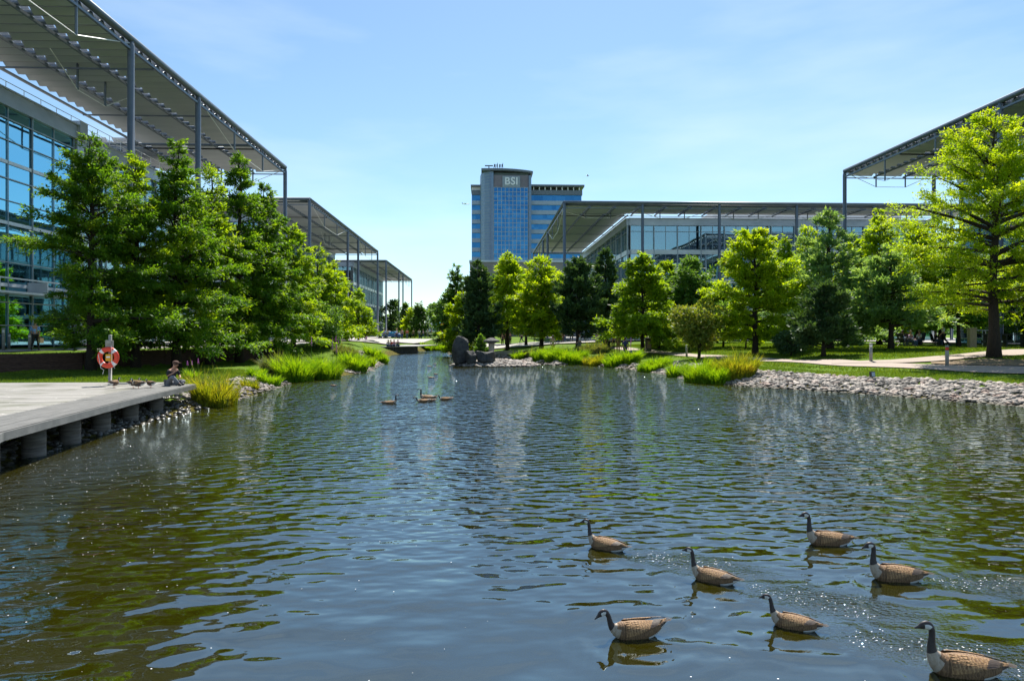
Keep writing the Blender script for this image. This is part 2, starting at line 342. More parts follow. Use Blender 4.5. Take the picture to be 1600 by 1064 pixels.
for (px, py, hd, pose, sc, lb) in GEESE:
    c = atZ(px, py, 0); a = math.radians(hd); fx, fy = math.cos(a), math.sin(a)
    u = -((WX-c[0])*fx+(WY-c[1])*fy); w = (WX-c[0])*-fy+(WY-c[1])*fx     # u: distance astern
    r = np.hypot(u, w)
    WZ += .010*np.sin(2*PI*(np.abs(w)*2.6-u*1.0)/.75)*np.exp(-((np.abs(w)-.36*np.clip(u, 0, 9))/.22)**2)*np.exp(-np.clip(u, 0, 9)/1.6)*(u > -.1)
    WZ += .006*np.sin(2*PI*r/.24)*np.exp(-((r-.5)/.3)**2)
    if px not in (998, 1508, 1298): CHG.append((c, fx, fy, sc))
    WZ += .005*np.sin(u*31+3*np.sin(w*19))*np.sin(w*37+2*np.sin(u*17))*np.exp(-(w/.24)**2)*np.exp(-((u-.95)/.5)**2)
CH = np.exp(-((WX+9.2)/2.6)**2-((WY-15)/5)**2)*1.3
WZ *= np.clip((WY-3.5)*2, 0, 1)*np.clip((12-WY)*2, 0, 1)*np.clip((12-np.abs(WX-0))*1.0, 0, 1)
wn = len(wx_); wi = np.arange(wn*len(wy_)).reshape(len(wy_), wn)
water = npmesh('water', np.stack([WX, WY, WZ], -1), np.stack([wi[:-1, :-1].ravel(), wi[:-1, 1:].ravel(), wi[1:, 1:].ravel(), wi[1:, :-1].ravel()], 1), M['water'], smooth=True)
for (c, fx, fy, sc) in CHG:
    u = -((WX-c[0])*fx+(WY-c[1])*fy); q = (WX-c[0])*-fy+(WY-c[1])*fx
    CH = np.maximum(CH, .9*np.exp(-((u-1.1)/.65)**2-(q/.28)**2))
wa = water.data.attributes.new('chop', 'FLOAT', 'POINT'); wa.data.foreach_set('value', CH.ravel().astype(np.float32))
tagit(water, kind='structure')

# paths draped on the ground
def drape(name, pts, widths, mat, lift=.03, step=.5, kind='structure'):
    P = [Vector((p[0], p[1], 0)) for p in pts]; V = []; nw = 8; rows = 0
    for i in range(len(P)-1):
        L = (P[i+1]-P[i]).length; k = max(1, int(L/step))
        for j in range(k + (1 if i == len(P)-2 else 0)):
            t = j/k; c = P[i].lerp(P[i+1], t); w = widths[i]*(1-t)+widths[i+1]*t
            d0 = (P[i+1]-P[i]).normalized()
            dn = (P[min(i+2, len(P)-1)]-P[min(i+1, len(P)-2)]).normalized(); dp = (P[i]-P[i-1]).normalized() if i else d0
            tdir = ((dp+d0)*(1-t)+(d0+dn)*t).normalized(); nrm = Vector((-tdir.y, tdir.x, 0))
            for q in range(nw+1):
                a = c+nrm*w*(q/nw-.5); V.append((a.x, a.y))
            rows += 1
    V = np.array(V); z = gz(V[:, 0], V[:, 1])+lift
    ii = np.arange(rows*(nw+1)).reshape(rows, nw+1)
    FF = np.stack([ii[:-1, :-1].ravel(), ii[1:, :-1].ravel(), ii[1:, 1:].ravel(), ii[:-1, 1:].ravel()], 1)
    FF = FF[(pond_sd(V[:, 0], V[:, 1])[FF] > 1.2).all(axis=1)]
    o = npmesh(name, np.column_stack([V, z]), FF, mat, smooth=True)
    return tagit(o, kind=kind)
def gp(px, py, z=1.0):
    for _ in range(12):
        p = atZ(px, py, z); z = .5*z+.5*G(p[0], p[1])
    return p[:2]
M['path'] = pmat('pink_gravel_path', (.29, .23, .19), (.40, .33, .28), .9, scale=22, bstr=.5, bdist=.01, detail=6)
M['paving'] = pmat('pale_paving', (.28, .26, .24), (.38, .355, .33), .8, scale=2.5, bstr=.1, detail=8)
M['mulch'] = pmat('dry_mulch', (.12, .075, .045), (.30, .22, .13), .95, scale=14, bstr=.8, bdist=.03, detail=6)
rp = [(31, 24), gp(1600, 580), gp(1480, 575), gp(1340, 570), gp(1190, 563), gp(1080, 556), gp(1000, 548), gp(940, 543), (8, 70), (0, 76)]
drape('path', rp, [2.2, 2.4, 2.3, 2.2, 1.8, 1.6, 1.6, 1.8, 3, 3], M['path'], lift=.05)
drape('side_path', [gp(1300, 569), gp(1400, 566), gp(1500, 558), gp(1600, 549), (60, 46)], [.5, 1.3, 2.2, 3.0, 3.5], M['path'], lift=.065)
drape('mulch_bed', [gp(1455, 569), gp(1530, 568), gp(1640, 569), (38, 31)], [.8, 3.0, 3.4, 4], M['mulch'], lift=.08)
drape('pavement', [(-62, 40), (-30, 41), (-26, 46), (-22, 60), (-19, 80)], [5, 5.5, 5, 5, 6], M['paving'])
drape('plaza', [(-34, 100), (-12, 100), (3, 88), (30, 92), (75, 96)], [40, 30, 16, 9, 9], M['paving'], lift=.16, step=2)

for (xa, xb, ya, yb) in ((-110, -21.5, 56, 262), (-110, -36, 20, 56), (13, 95, 97, 180), (46, 120, 5, 90)):
    m_ = np.array([(xa, ya, 1.74), (xb, ya, 1.74), (xb, yb, 1.74), (xa, yb, 1.74)]); tagit(npmesh('forecourt', m_, [(0, 1, 2, 3)], M['paving']), kind='structure')
# ------------------------------------------------------------------ lake-side stones
def icos():
    t = (1+5**.5)/2
    v = np.array([(-1, t, 0), (1, t, 0), (-1, -t, 0), (1, -t, 0), (0, -1, t), (0, 1, t), (0, -1, -t), (0, 1, -t), (t, 0, -1), (t, 0, 1), (-t, 0, -1), (-t, 0, 1)], float)
    v /= np.linalg.norm(v[0]); f = [(0, 11, 5), (0, 5, 1), (0, 1, 7), (0, 7, 10), (0, 10, 11), (1, 5, 9), (5, 11, 4), (11, 10, 2), (10, 7, 6), (7, 1, 8), (3, 9, 4), (3, 4, 2), (3, 2, 6), (3, 6, 8), (3, 8, 9), (4, 9, 5), (2, 4, 11), (6, 2, 10), (8, 6, 7), (9, 8, 1)]
    v = [tuple(a) for a in v]; mid = {}; F2 = []
    def m(a, b):
        k = (min(a, b), max(a, b))
        if k not in mid:
            p = np.array(v[a])+np.array(v[b]); p /= np.linalg.norm(p); v.append(tuple(p)); mid[k] = len(v)-1
        return mid[k]
    for a, b, c in f: x, y, z = m(a, b), m(b, c), m(c, a); F2 += [(a, x, z), (b, y, x), (c, z, y), (x, y, z)]
    return np.array(v), np.array(F2)
IV, IF = icos()
M['pebble'] = None
def pebmat():
    m, nt = newmat('pale_river_stone'); o = nt.nodes.new('ShaderNodeOutputMaterial'); p = nt.nodes.new('ShaderNodeBsdfPrincipled'); nt.links.new(p.outputs[0], o.inputs[0])
    v = coord(nt); w = nt.nodes.new('ShaderNodeTexVoronoi'); nt.links.new(v, w.inputs['Vector']); w.inputs['Scale'].default_value = 3.1
    sp = nt.nodes.new('ShaderNodeSeparateColor'); nt.links.new(w.outputs['Color'], sp.inputs[0])
    c = ramp(nt, sp.outputs[0], [(0, (.09, .08, .07)), (.25, (.20, .175, .15)), (.55, (.34, .30, .26)), (.85, (.46, .39, .33)), (1, (.28, .19, .15))])
    c = mixc(nt, .4, c, ramp(nt, noise(nt, v, 25, 4), [(.3, (.4, .4, .4)), (.7, (1, 1, 1))]), 'MULTIPLY')
    g = nt.nodes.new('ShaderNodeNewGeometry'); sz = nt.nodes.new('ShaderNodeSeparateXYZ'); nt.links.new(g.outputs['Position'], sz.inputs[0])
    wl = ramp(nt, sz.outputs[2], [(.02, (.30, .30, .22)), (.13, (1, 1, 1))]); c = mixc(nt, 1.0, c, wl, 'MULTIPLY')
    nt.links.new(c, p.inputs['Base Color']); p.inputs['Roughness'].default_value = .75
    nt.links.new(bump(nt, noise(nt, v, 40, 3), .3, .01), p.inputs['Normal']); return m
M['pebble'] = pebmat()
M['wet'] = pmat('shade_darkened_wet_stone', (.03, .028, .022), (.13, .12, .10), .35, scale=5, bstr=.4)  # deck shade put into the stone colour; lower roughness for the wetness
def scatter(name, pts, sizes, seed, mat, label, sunk=.1):
    r = np.random.default_rng(seed); n = len(pts); sizes = np.asarray(sizes)
    sc = np.stack([sizes*r.uniform(.8, 1.5, n), sizes*r.uniform(.7, 1.1, n), sizes*r.uniform(.4, .75, n)], 1)
    V = IV[None]*(1+.16*r.standard_normal((n, len(IV), 1)).clip(-1.5, 1.5)*.8)*sc[:, None]
    a = r.uniform(0, 2*PI, n); b = r.uniform(-.5, .5, n)
    y2 = V[..., 1]*np.cos(b)[:, None]-V[..., 2]*np.sin(b)[:, None]; z2 = V[..., 1]*np.sin(b)[:, None]+V[..., 2]*np.cos(b)[:, None]
    x3 = V[..., 0]*np.cos(a)[:, None]-y2*np.sin(a)[:, None]; y3 = V[..., 0]*np.sin(a)[:, None]+y2*np.cos(a)[:, None]
    P = np.asarray(pts); V = np.stack([x3, y3, z2], -1)+P[:, None]+np.array([0, 0, 1])*(sc[:, 2]*(.5-sunk))[:, None, None]
    o = npmesh(name, V, (IF[None]+(np.arange(n)*len(IV))[:, None, None]).reshape(-1, 3), mat, smooth=True)
    return tagit(o, label, 'stones', kind='stuff')
rs = np.random.default_rng(3)
def bank_points(n, test, box, dmin, dmax):
    x = rs.uniform(box[0], box[1], n); y = rs.uniform(box[2], box[3], n); d = pond_sd(x, y)
    k = (d > dmin) & (d < dmax) & test(x, y); return x[k], y[k], d[k]
x, y, d = bank_points(95000, lambda x, y: (y > 14), (9, 34, 14, 50), -.5, 2.7)
k = rs.random(len(x)) < .62*np.clip(1.4-np.abs(d-1)/2.6, 0, 1); x, y = x[k], y[k]; z = gz(x, y)
dist = np.hypot(x, y); vis = (x/np.maximum(y, 1) < .83); order = np.argsort(np.where(vis, dist, 1e9))
near = order[:300]; rest = order[300:]
protos = []
for i in range(6):
    r = np.random.default_rng(90+i); V = IV*(1+.12*r.standard_normal((len(IV), 1)).clip(-1.5, 1.5))*np.array([1.25, .9, .62])
    o = npmesh('river_stone', V, IF, M['pebble'], smooth=True); protos.append(o)
for j, i in enumerate(near):
    o = protos[j] if j < 6 else protos[j % 6].copy()
    if j >= 6: COL.objects.link(o)
    s = rs.uniform(.07, .135); o.location = (x[i], y[i], z[i]+s*.25); o.scale = (s, s, s); o.rotation_euler = (rs.uniform(-.5, .5), rs.uniform(-.4, .4), rs.uniform(0, 6.28))
    tagit(o, 'pale rounded stone on the stony right bank nearest the camera', 'stone', 'river stones on the near right bank')
pt = np.column_stack([x[rest], y[rest], z[rest]])
scatter('bank_stones', pt, rs.uniform(.06, .14, len(rest)), 5, M['pebble'], 'bed of pale river stones edging the right side of the pond')
x, y, d = bank_points(70000, lambda x, y: (x < -3) & (y > 8), (-20, -3, 8, 62), -.4, 2.2)
k = rs.random(len(x)) < .4*((x < -12) | (y > 45) | (y < 37)); x, y = x[k][:9000], y[k][:9000]
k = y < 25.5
scatter('shore_pebbles', np.column_stack([x, y, gz(x, y)])[~k], rs.uniform(.05, .12, (~k).sum()), 6, M['pebble'], 'pale pebbles along the left water edge beyond the timber deck')
scatter('shaded_wet_pebbles', np.column_stack([x, y, gz(x, y)])[k], rs.uniform(.05, .11, k.sum()), 16, M['wet'], 'dark wet pebbles in the shade beneath the timber deck')
x, y, d = bank_points(30000, lambda x, y: (y > 45) & (x > -8), (-8, 16, 45, 90), -.4, 1.3)
k = rs.random(len(x)) < .45; x, y = x[k], y[k]
scatter('channel_pebbles', np.column_stack([x, y, gz(x, y)]), rs.uniform(.09, .18, len(x)), 7, M['pebble'], 'pale pebbles along the far shore of the pond')
a = rs.uniform(0, 2*PI, 1500); q = np.sqrt(rs.uniform(0, 1, 1500)); x = ISL[0]+ISL[2]*q*np.cos(a)*1.05; y = ISL[1]+ISL[3]*q*np.sin(a)*1.05
scatter('island_stones', np.column_stack([x, y, gz(x, y)]), rs.uniform(.09, .2, len(x)), 8, M['pebble'], 'heap of pale stones around the two dark boulders')

# ------------------------------------------------------------------ blades: lawn, reeds
def blades(name, base, h, lean, width, seed, mat, parent=None, origin=(0, 0, 0), nseg=3, az=None):
    r = np.random.default_rng(seed); n = len(base); base = np.asarray(base, float); h = np.asarray(h)[:, None]
    az = r.uniform(0, 2*PI, n) if az is None else az
    ln = np.asarray(lean)[:, None]*np.ones((n, 1)); D = np.stack([np.cos(az), np.sin(az)], 1)
    pa = r.uniform(0, PI, n); S = np.stack([np.cos(pa), np.sin(pa)], 1)*width/2
    t = np.linspace(0, 1, nseg+1); V = np.zeros((n, nseg+1, 2, 3))
    for i, tt in enumerate(t):
        c = np.zeros((n, 3)); c[:, :2] = base[:, :2]+D*h*ln*tt**1.9; c[:, 2] = base[:, 2]+(h[:, 0]*(tt-.28*ln[:, 0]*tt**2.6))
        w = (1-tt**1.6)*.97+.03
        V[:, i, 0] = c; V[:, i, 1] = c; V[:, i, 0, :2] -= S*w; V[:, i, 1, :2] += S*w
    b = np.arange(n)[:, None]*(nseg+1)*2+np.arange(nseg)[None]*2
    return npmesh(name, V, np.stack([b, b+1, b+3, b+2], -1).reshape(-1, 4), mat, parent, origin=origin)
PATHS = [(rp, 2.6), ([gp(1300, 569), gp(1400, 566), gp(1500, 558), gp(1600, 549), (60, 46)], 2.8), ([gp(1455, 569), gp(1530, 568), gp(1640, 569), (38, 31)], 3.2)]
def offpath(x, y):
    ok = np.ones(x.shape, bool)
    for pts, w in PATHS:
        for a, b in zip(pts[:-1], pts[1:]):
            ex, ey = b[0]-a[0], b[1]-a[1]; t = np.clip(((x-a[0])*ex+(y-a[1])*ey)/(ex*ex+ey*ey), 0, 1)
            ok &= np.hypot(x-a[0]-t*ex, y-a[1]-t*ey) > w/2+.02
    return ok
def grasspatch(name, box, n, test, label, h=(.04, .1), w=.012):
    x = rs.uniform(box[0], box[1], n); y = rs.uniform(box[2], box[3], n); d = pond_sd(x, y); k = test(x, y, d) & offpath(x, y); x, y = x[k], y[k]
    o = blades(name, np.column_stack([x, y, gz(x, y)]), rs.uniform(h[0], h[1], len(x)), rs.uniform(.1, .7, len(x)), w, 11, M['grassblade'], nseg=1)
    return tagit(o, label, 'grass', kind='stuff')
grasspatch('bank_grass', (12, 34, 22, 40), 160000, lambda x, y, d: (d > 2.4) & (d < 4.6+.5*np.sin(x)), 'bright short grass strip between the stony bank and the path', (.05, .12), .022)
grasspatch('far_lawn_grass', (6, 45, 30, 75), 200000, lambda x, y, d: (d > 4.6) & (d < 26) & (x/y < .85), 'lawn under the trees behind the gravel path', (.05, .14), .045)
grasspatch('lawn_grass', (-26, -11, 25.6, 40), 90000, lambda x, y, d: (d > 1.5) & (x > np.interp(y, WA[:, 1], WA[:, 0])), 'shaded lawn behind the timber deck', (.05, .12), .025)

def clump(px, py, wpx, hpx, label, kind='reed', seed=0, flowers=0, name='reed_clump', yel=False, dens=1.0, z=None):
    """px,py base centre; wpx/hpx size in photo pixels"""
    zz = .35 if z is None else z
    for _ in range(12):
        p = atZ(px, py, zz); zz = .5*zz+.5*max(G(p[0], p[1]), .02)
    c = (p[0], p[1], zz); sc = p[1]/F; W = wpx*sc/2; H = hpx*sc*1.04
    root = thing(name, label, 'reeds' if kind == 'reed' else 'plant', c, group='waterside plants')
    r = np.random.default_rng(seed+100); n = int((220+W*900)*dens); a = r.uniform(0, 2*PI, n); q = np.sqrt(r.uniform(0, 1, n))
    dep = min(W, 1.6)
    bx = c[0]+W*.85*q*np.cos(a); by = c[1]+dep*.8*q*np.sin(a); 
    bz = gz(bx, by); ok = pond_sd(bx, by) > -.5; bz = np.maximum(bz, -.1)
    cl = .75+.25*np.sin(bx*3.1/max(W, .3)*2+seed)*np.cos(by*4+seed)
    h = H*r.uniform(.55, 1.08, n)*cl*(1-.25*q)
    az = np.arctan2(np.sin(a)*q+r.normal(0, .5, n), np.cos(a)*q+r.normal(0, .5, n))
    w = max(.018, .9*sc*1.5)
    blades('foliage', np.column_stack([bx, by, bz])[ok], h[ok], r.uniform(.15, .75, n)[ok], w, seed, M['reed_y'] if yel else (M['reed'] if kind == 'reed' else M['sedge']), root, origin=c, az=az[ok])
    if yel or kind != 'reed':
        k = r.random(n) < .12
        pts = np.column_stack([bx, by, bz])[ok & k]; 
        blades('seed_heads', pts, h[ok & k]*1.25, r.uniform(.1, .5, len(pts)), w*1.3, seed+1, M['magnolia'], root, origin=c)
    if flowers:
        st = MB()
        for i in range(flowers):
            mb = MB()
            fx = c[0]+r.uniform(-.8, .8)*W; fy = c[1]+r.uniform(-.5, .8)*dep; hh = H*r.uniform(1.05, 1.4); b0 = G(fx, fy)
            st.tube([(fx, fy, b0), (fx, fy, b0+hh*.8)], .008, 4)
            for k in range(26):
                t = k/26; an = k*2.4; rr = .032*(1-t)+.006
                mb.ell((fx+rr*math.cos(an), fy+rr*math.sin(an), b0+hh*(.76+.24*t)), (.015, .015, .02), 5, 4)
            mb.build('flower_spike', M['purple'], root, c)
        st.build('flower_stems', M['broad'], root, c)
    return root
CL = [
 (340, 632, 84, 66, 'yellow-green reed clump with brown seed heads at the end of the timber deck', 1, 0, True, 1.6),
 (460, 592, 66, 52, 'large bright green reed clump leading the left bank beyond the pebbles', 2, 0, False, 1.7),
 (505, 590, 60, 48, 'bright green reed clump just right of the largest left bank clump', 3, 3, False, 1.5),
 (550, 577, 52, 38, 'green reed clump in the middle of the left bank row', 4, 0, False, 1.4),
 (588, 562, 40, 26, 'farthest small reed clump at the tip of the left bank', 5, 0, False, 1.2),
 (800, 563, 46, 24, 'bright green iris clump right beside the wide dark boulder', 6, 0, False, 1.3),
 (890, 568, 64, 32, 'bright green reed clump on the far shore below the dark pine', 7, 0, False, 1.5),
 (850, 565, 40, 28, 'mid green reeds between the boulder and the pine on the far shore', 8, 0, False, 1.1),
 (928, 570, 44, 22, 'low yellow-green reeds on the far shore beneath the walking people', 9, 0, True, 1.1),
 (962, 572, 40, 30, 'low green reeds left of the flat grey rock', 10, 0, False, 1.1),
 (988, 568, 30, 34, 'small reed tuft with one purple flower beside the flat grey rock', 11, 2, False, 1.0),
 (1022, 578, 62, 28, 'even band of short reeds left of the tallest right bank clump', 12, 0, False, 1.5),
 (1088, 596, 70, 50, 'tallest bright green reed clump on the right bank', 13, 0, False, 1.8),
 (1150, 590, 70, 50, 'yellow-green reed clump with seed heads at the start of the stony bank', 14, 0, True, 1.8),
 (682, 548, 52, 16, 'pale green grass mound on the far side of the narrow channel', 15, 0, False, 1.4),
 (712, 558, 20, 14, 'small bright iris tuft just left of the tall boulder', 16, 0, False, 1.0),
 (400, 590, 30, 24, 'low dark green plants beside the pebbles on the left bank', 17, 0, False, 1.0),
 (420, 600, 40, 26, 'fresh green reeds at the water edge left of the large left bank clump', 19, 0, False, 1.2),
 (390, 606, 30, 20, 'low yellow-green tuft among the pebbles near the yellow-green reed clump', 20, 0, True, .8),
 (570, 571, 34, 26, 'green reeds between the two farthest left bank clumps', 21, 0, False, 1.0),
 (1055, 588, 40, 34, 'bright green reeds tucked left of the tallest right bank clump', 22, 0, False, 1.3),
 (1120, 594, 50, 44, 'green reeds joining the tallest right bank clump to the yellow-green one', 23, 0, False, 1.5),
 (868, 566, 40, 24, 'low bright reeds between the two middle clumps of the far shore', 24, 0, False, 1.1),
 (300, 592, 22, 22, 'flowering plant with pink spikes beside the seated man on the deck', 18, 3, False, .6),
]
for (px, py, w, h, lb, sd, fl, ye, de) in CL: clump(px, py, w, h, lb, 'reed', sd, fl, yel=ye, dens=de)
SL = [(430, 585, 46, 40, 'grey-green sedge mound behind the large left bank reeds', 31), (870, 558, 60, 20, 'grey feathery sedge behind the far shore reeds, left of the pine trunk', 32),
      (925, 556, 64, 20, 'grey feathery sedge with pale tops beneath the group of people', 33), (830, 558, 40, 18, 'grey sedge mound right of the stone lantern', 34),
      (1130, 578, 90, 20, 'dry brown-topped sedge behind the tallest right bank reeds', 35), (540, 562, 40, 22, 'dull sedge with purple flowers behind the left bank row', 36)]
for i, (px, py, w, h, lb, sd) in enumerate(SL): clump(px, py, w, h, lb, 'sedge', sd, 4 if sd in (36,) else 0, name='sedge_clump', dens=1.2, z=.9)

# ------------------------------------------------------------------ trees
def leaves(name, C, D, L, W, seed, mat, parent, origin, flat=.5):
    r = np.random.default_rng(seed); n = len(C)
    D = D/np.maximum(np.linalg.norm(D, axis=1, keepdims=True), 1e-6)
    U = np.stack([r.normal(0, flat, n), r.normal(0, flat, n), np.ones(n)], 1)
    S = np.cross(D, U); S /= np.maximum(np.linalg.norm(S, axis=1, keepdims=True), 1e-6)
    L = (L*r.uniform(.6, 1.35, n))[:, None]; W = (W*r.uniform(.6, 1.3, n))[:, None]
    V = np.stack([C, C+D*L*.45-S*W*.5, C+D*L, C+D*L*.45+S*W*.5], 1)
    Fq = np.arange(n*4).reshape(n, 4)
    return npmesh(name, V, Fq, mat, parent, origin=origin)
KIND = {
 #        z0   e0    e1   droop  prof               sub   flat   leaf(px L, W)
 'cypress': dict(z0=.10, e0=.05, e1=.85, droop=.18, prof=lambda t: (1-t)**.92*(.98+.6*t)+.015, spread=.95, down=.3, flat=.7, trunk=.014, sub=.34),
 'open':    dict(z0=.12, e0=.10, e1=.7, droop=.12, prof=lambda t: np.sin(np.clip(t*.86+.14, 0, 1)*PI)**.6*(1-t*.45)+.05, spread=.9, down=.2, flat=.6, trunk=.018, sub=.32),
 'pine':    dict(z0=.10, e0=.25, e1=.8, droop=0, prof=lambda t: (1-t**1.6)*.9+.08, spread=.8, down=-.35, flat=1.2, trunk=.02, sub=.34),
 'cedar':   dict(z0=.10, e0=.05, e1=.7, droop=.05, prof=lambda t: (1-t)**.85+.05, spread=.8, down=-.1, flat=.8, trunk=.02, sub=.32),
 'birch':   dict(z0=.22, e0=.5, e1=1.0, droop=.2, prof=lambda t: np.sin(np.clip(t*.8+.2, 0, 1)*PI)**.7+.05, spread=1, down=.4, flat=1.0, trunk=.014, sub=.4),
}
def tree(kind, mat, px, Yd, ytop, hw, label, seed, n=9000, name='tree', cat='tree', lw=(2.6, 1.0), z0=None, limbs=None, lean=0, group='trees around the pond'):
    P = KIND[kind]
    if 700 < px < 1100 and Yd > 55 and hw > 18: hw *= 1.2; n = int(n*1.25); z0 = max(z0 or 0, P['z0'], .15)
    if px < 430: lw = (lw[0]*.88, lw[1]*.84); n = int(n*1.35)
    b = atY(px, 500, Yd); x0 = b[0]; zb = G(x0, Yd); h = atY(px, ytop, Yd)[2]-zb; R = hw*Yd/F
    root = thing(name, label, cat, (x0, Yd, zb), group=group)
    r = np.random.default_rng(seed); nl = limbs or int(40+h*6); n = int(n*1.45)
    zz0 = P['z0'] if z0 is None else z0
    t = np.sort(r.uniform(0, 1, nl)**.9); az = np.arange(nl)*2.39996+r.uniform(-.4, .4, nl)+seed
    lopt = (lambda t, az: np.where((np.cos(az) < .1) & (t < .42), .42, 1.0)) if seed == 1 else (lambda t, az: 1.0)
    ln = R*P['prof'](t)*lopt(t, az)*r.uniform(.45, 1.3, nl)*(1+.18*np.sin(az*2+seed)+.12*np.sin(az*3+t*9+seed*2)); ln = np.maximum(ln, .12)
    zl = h*(zz0+(1-zz0)*t*.97); el = P['e0']+(P['e1']-P['e0'])*t+r.normal(0, .1, nl)
    lx = lean*(zl/h)**1.5*h
    B = np.stack([lx, np.zeros(nl), zl-ln*np.sin(el)*.3], 1); Dn = np.stack([np.cos(az)*np.cos(el), np.sin(az)*np.cos(el), np.sin(el)], 1)
    B[:, 2] = np.clip(B[:, 2], .05*h, h*.96)
    def pos(i, s): return B[i]+Dn[i]*(ln[i]*s)[:, None]-np.stack([0*s, 0*s, P['droop']*ln[i]*s**2], 1)
    # trunk and limbs
    mb = MB(); tr = P['trunk']*h+.02; K = 9
    mb.tube([(lean*(k/K)**1.5*h+.012*h*math.sin(k*1.3+seed)*(k/K), .01*h*math.cos(k*1.7+seed)*(k/K), h*.97*k/K-.1*(k == 0)) for k in range(K+1)],
            [tr*(1.5 if k == 0 else 1.05)*(1-k/K)**.8+.012 for k in range(K+1)], 9)
    mb.build('trunk', M['bark'], root, smooth=True)
    mb = MB()
    for i in range(nl):
        I = np.array([i, i, i, i]); S = np.array([0., .35, .7, .95]); p = pos(I, S); r0 = max(.012, .016*ln[i]+.006)
        mb.tube([tuple(q) for q in p], [r0*1.5, r0, r0*.6, r0*.3], 5, cap=False)
    mb.build('branches', M['bark'], root, smooth=True)
    # sprays
    ns = max(8, int(P['sub']*34)); prob = ln**1.25; prob /= prob.sum()
    nsub = nl*ns; li = r.choice(nl, nsub, p=prob); s = r.uniform(.1, 1, nsub)**.75
    base = pos(li, s); side = r.choice([-1, 1], nsub)*r.uniform(.3, 1.15, nsub)*P['spread']
    a2 = az[li]+side; sl = ln[li]*(.42*(1-.55*s))*r.uniform(.6, 1.25, nsub)+.10*R*.6
    e2 = el[li]*.6+r.normal(0, .22, nsub)
    sd = np.stack([np.cos(a2)*np.cos(e2), np.sin(a2)*np.cos(e2), np.sin(e2)], 1)
    gi = r.integers(0, nsub, n); u = r.uniform(0, 1, n)**.8
    C = base[gi]+sd[gi]*(sl[gi]*u)[:, None]+r.normal(0, 1, (n, 3))*np.array([.07, .07, .055])*(R**.5)*.7
    C[:, 2] -= P['down']*sl[gi]*u**2*.5; C[:, 2] = np.maximum(C[:, 2], h*.04)
    D = sd[gi]+r.normal(0, .55, (n, 3)); D[:, 2] -= P['down']*1.2
    pxm = Yd/(F*.64)
    leaves('crown', C, D, lw[0]*pxm*1.35+.03, lw[1]*pxm*1.3+.018, seed+5, mat, root, (0, 0, 0), P['flat'])
    return root
def roundtree(mat, px, Yd, ytop, ybot, hw, label, seed, n=6000, name='tree', cat='tree', lw=(2.2, 1.6), blobs=34, group='trees around the pond', stem=True):
    b = atY(px, 500, Yd); x0 = b[0]; zb = G(x0, Yd); h = atY(px, ytop, Yd)[2]-zb; R = hw*Yd/F; zbot = max(atY(px, ybot, Yd)[2]-zb, .1)
    root = thing(name, label, cat, (x0, Yd, zb), group=group); r = np.random.default_rng(seed)
    d = r.normal(0, 1, (blobs, 3)); d /= np.linalg.norm(d, axis=1, keepdims=True); q = r.uniform(.25, 1, blobs)**.5
    H2 = (h-zbot)/2; br = r.uniform(.2, .38, blobs)*min(R, H2)
    C0 = d*q[:, None]*np.array([R, R, H2])*.82; C0[:, 2] += zbot+H2
    C0[:, :2] *= np.clip(1.15-.45*((C0[:, 2]-zbot)/(2*H2))**2, .4, 1.2)[:, None]
    mb = MB(); tr = max(.05, .02*h); mb.tube([(0, 0, -.1), (.02*h, 0, h*.3), (-.01*h, .01*h, h*.6), (0, 0, h*.85)], [tr*1.4, tr, tr*.7, tr*.2], 8)
    for c in C0[::2]: mb.tube([(0, 0, max(zbot*.8, c[2]*.5)), tuple(c*.6+np.array([0, 0, .15*h])*.5), tuple(c)], [tr*.45, tr*.3, tr*.12], 5, cap=False)
    mb.build('trunk', M['bark'], root, smooth=True)
    gi = r.choice(blobs, n, p=br**2/(br**2).sum()); v = r.normal(0, 1, (n, 3)); v /= np.linalg.norm(v, axis=1, keepdims=True)
    C = C0[gi]+v*(br[gi]*r.uniform(.55, 1.08, n))[:, None]*np.array([1.15, 1.15, .8]); C[:, 2] = np.maximum(C[:, 2], .03*h)
    D = v*.6+r.normal(0, .8, (n, 3)); pxm = Yd/(F*.64)
    leaves('crown', C, D, lw[0]*pxm+.03, lw[1]*pxm+.02, seed+5, mat, root, (0, 0, 0), 1.0)
    return root
T = tree
C_, CD, B_, PN, CE = M['cypress'], M['cypress_dark'], M['bright'], M['pine'], M['cedar']
# left row
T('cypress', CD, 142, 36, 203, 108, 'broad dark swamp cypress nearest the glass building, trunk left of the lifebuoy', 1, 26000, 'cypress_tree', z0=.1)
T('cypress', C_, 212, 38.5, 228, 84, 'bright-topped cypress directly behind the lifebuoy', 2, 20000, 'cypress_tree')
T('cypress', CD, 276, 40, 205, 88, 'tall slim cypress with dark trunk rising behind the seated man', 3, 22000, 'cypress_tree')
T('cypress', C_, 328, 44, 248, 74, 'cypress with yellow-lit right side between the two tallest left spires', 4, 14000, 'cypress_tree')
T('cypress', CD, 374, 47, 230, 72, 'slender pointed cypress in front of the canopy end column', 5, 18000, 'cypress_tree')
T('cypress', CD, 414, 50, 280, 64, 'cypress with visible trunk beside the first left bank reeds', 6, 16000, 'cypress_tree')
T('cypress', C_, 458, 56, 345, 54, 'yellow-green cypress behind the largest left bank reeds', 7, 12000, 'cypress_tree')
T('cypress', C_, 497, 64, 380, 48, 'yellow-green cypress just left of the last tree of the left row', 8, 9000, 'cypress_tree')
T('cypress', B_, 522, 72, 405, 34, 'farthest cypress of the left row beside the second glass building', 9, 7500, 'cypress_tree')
roundtree(M['broad'], 505, 60, 470, 548, 34, 'low dark spreading shrub under the last left row cypresses', 10, 4500, 'shrub', 'shrub')
roundtree(M['pine'], 330, 46, 500, 560, 40, 'dark low shrub in deep shade behind the left lawn', 11, 3500, 'shrub', 'shrub')
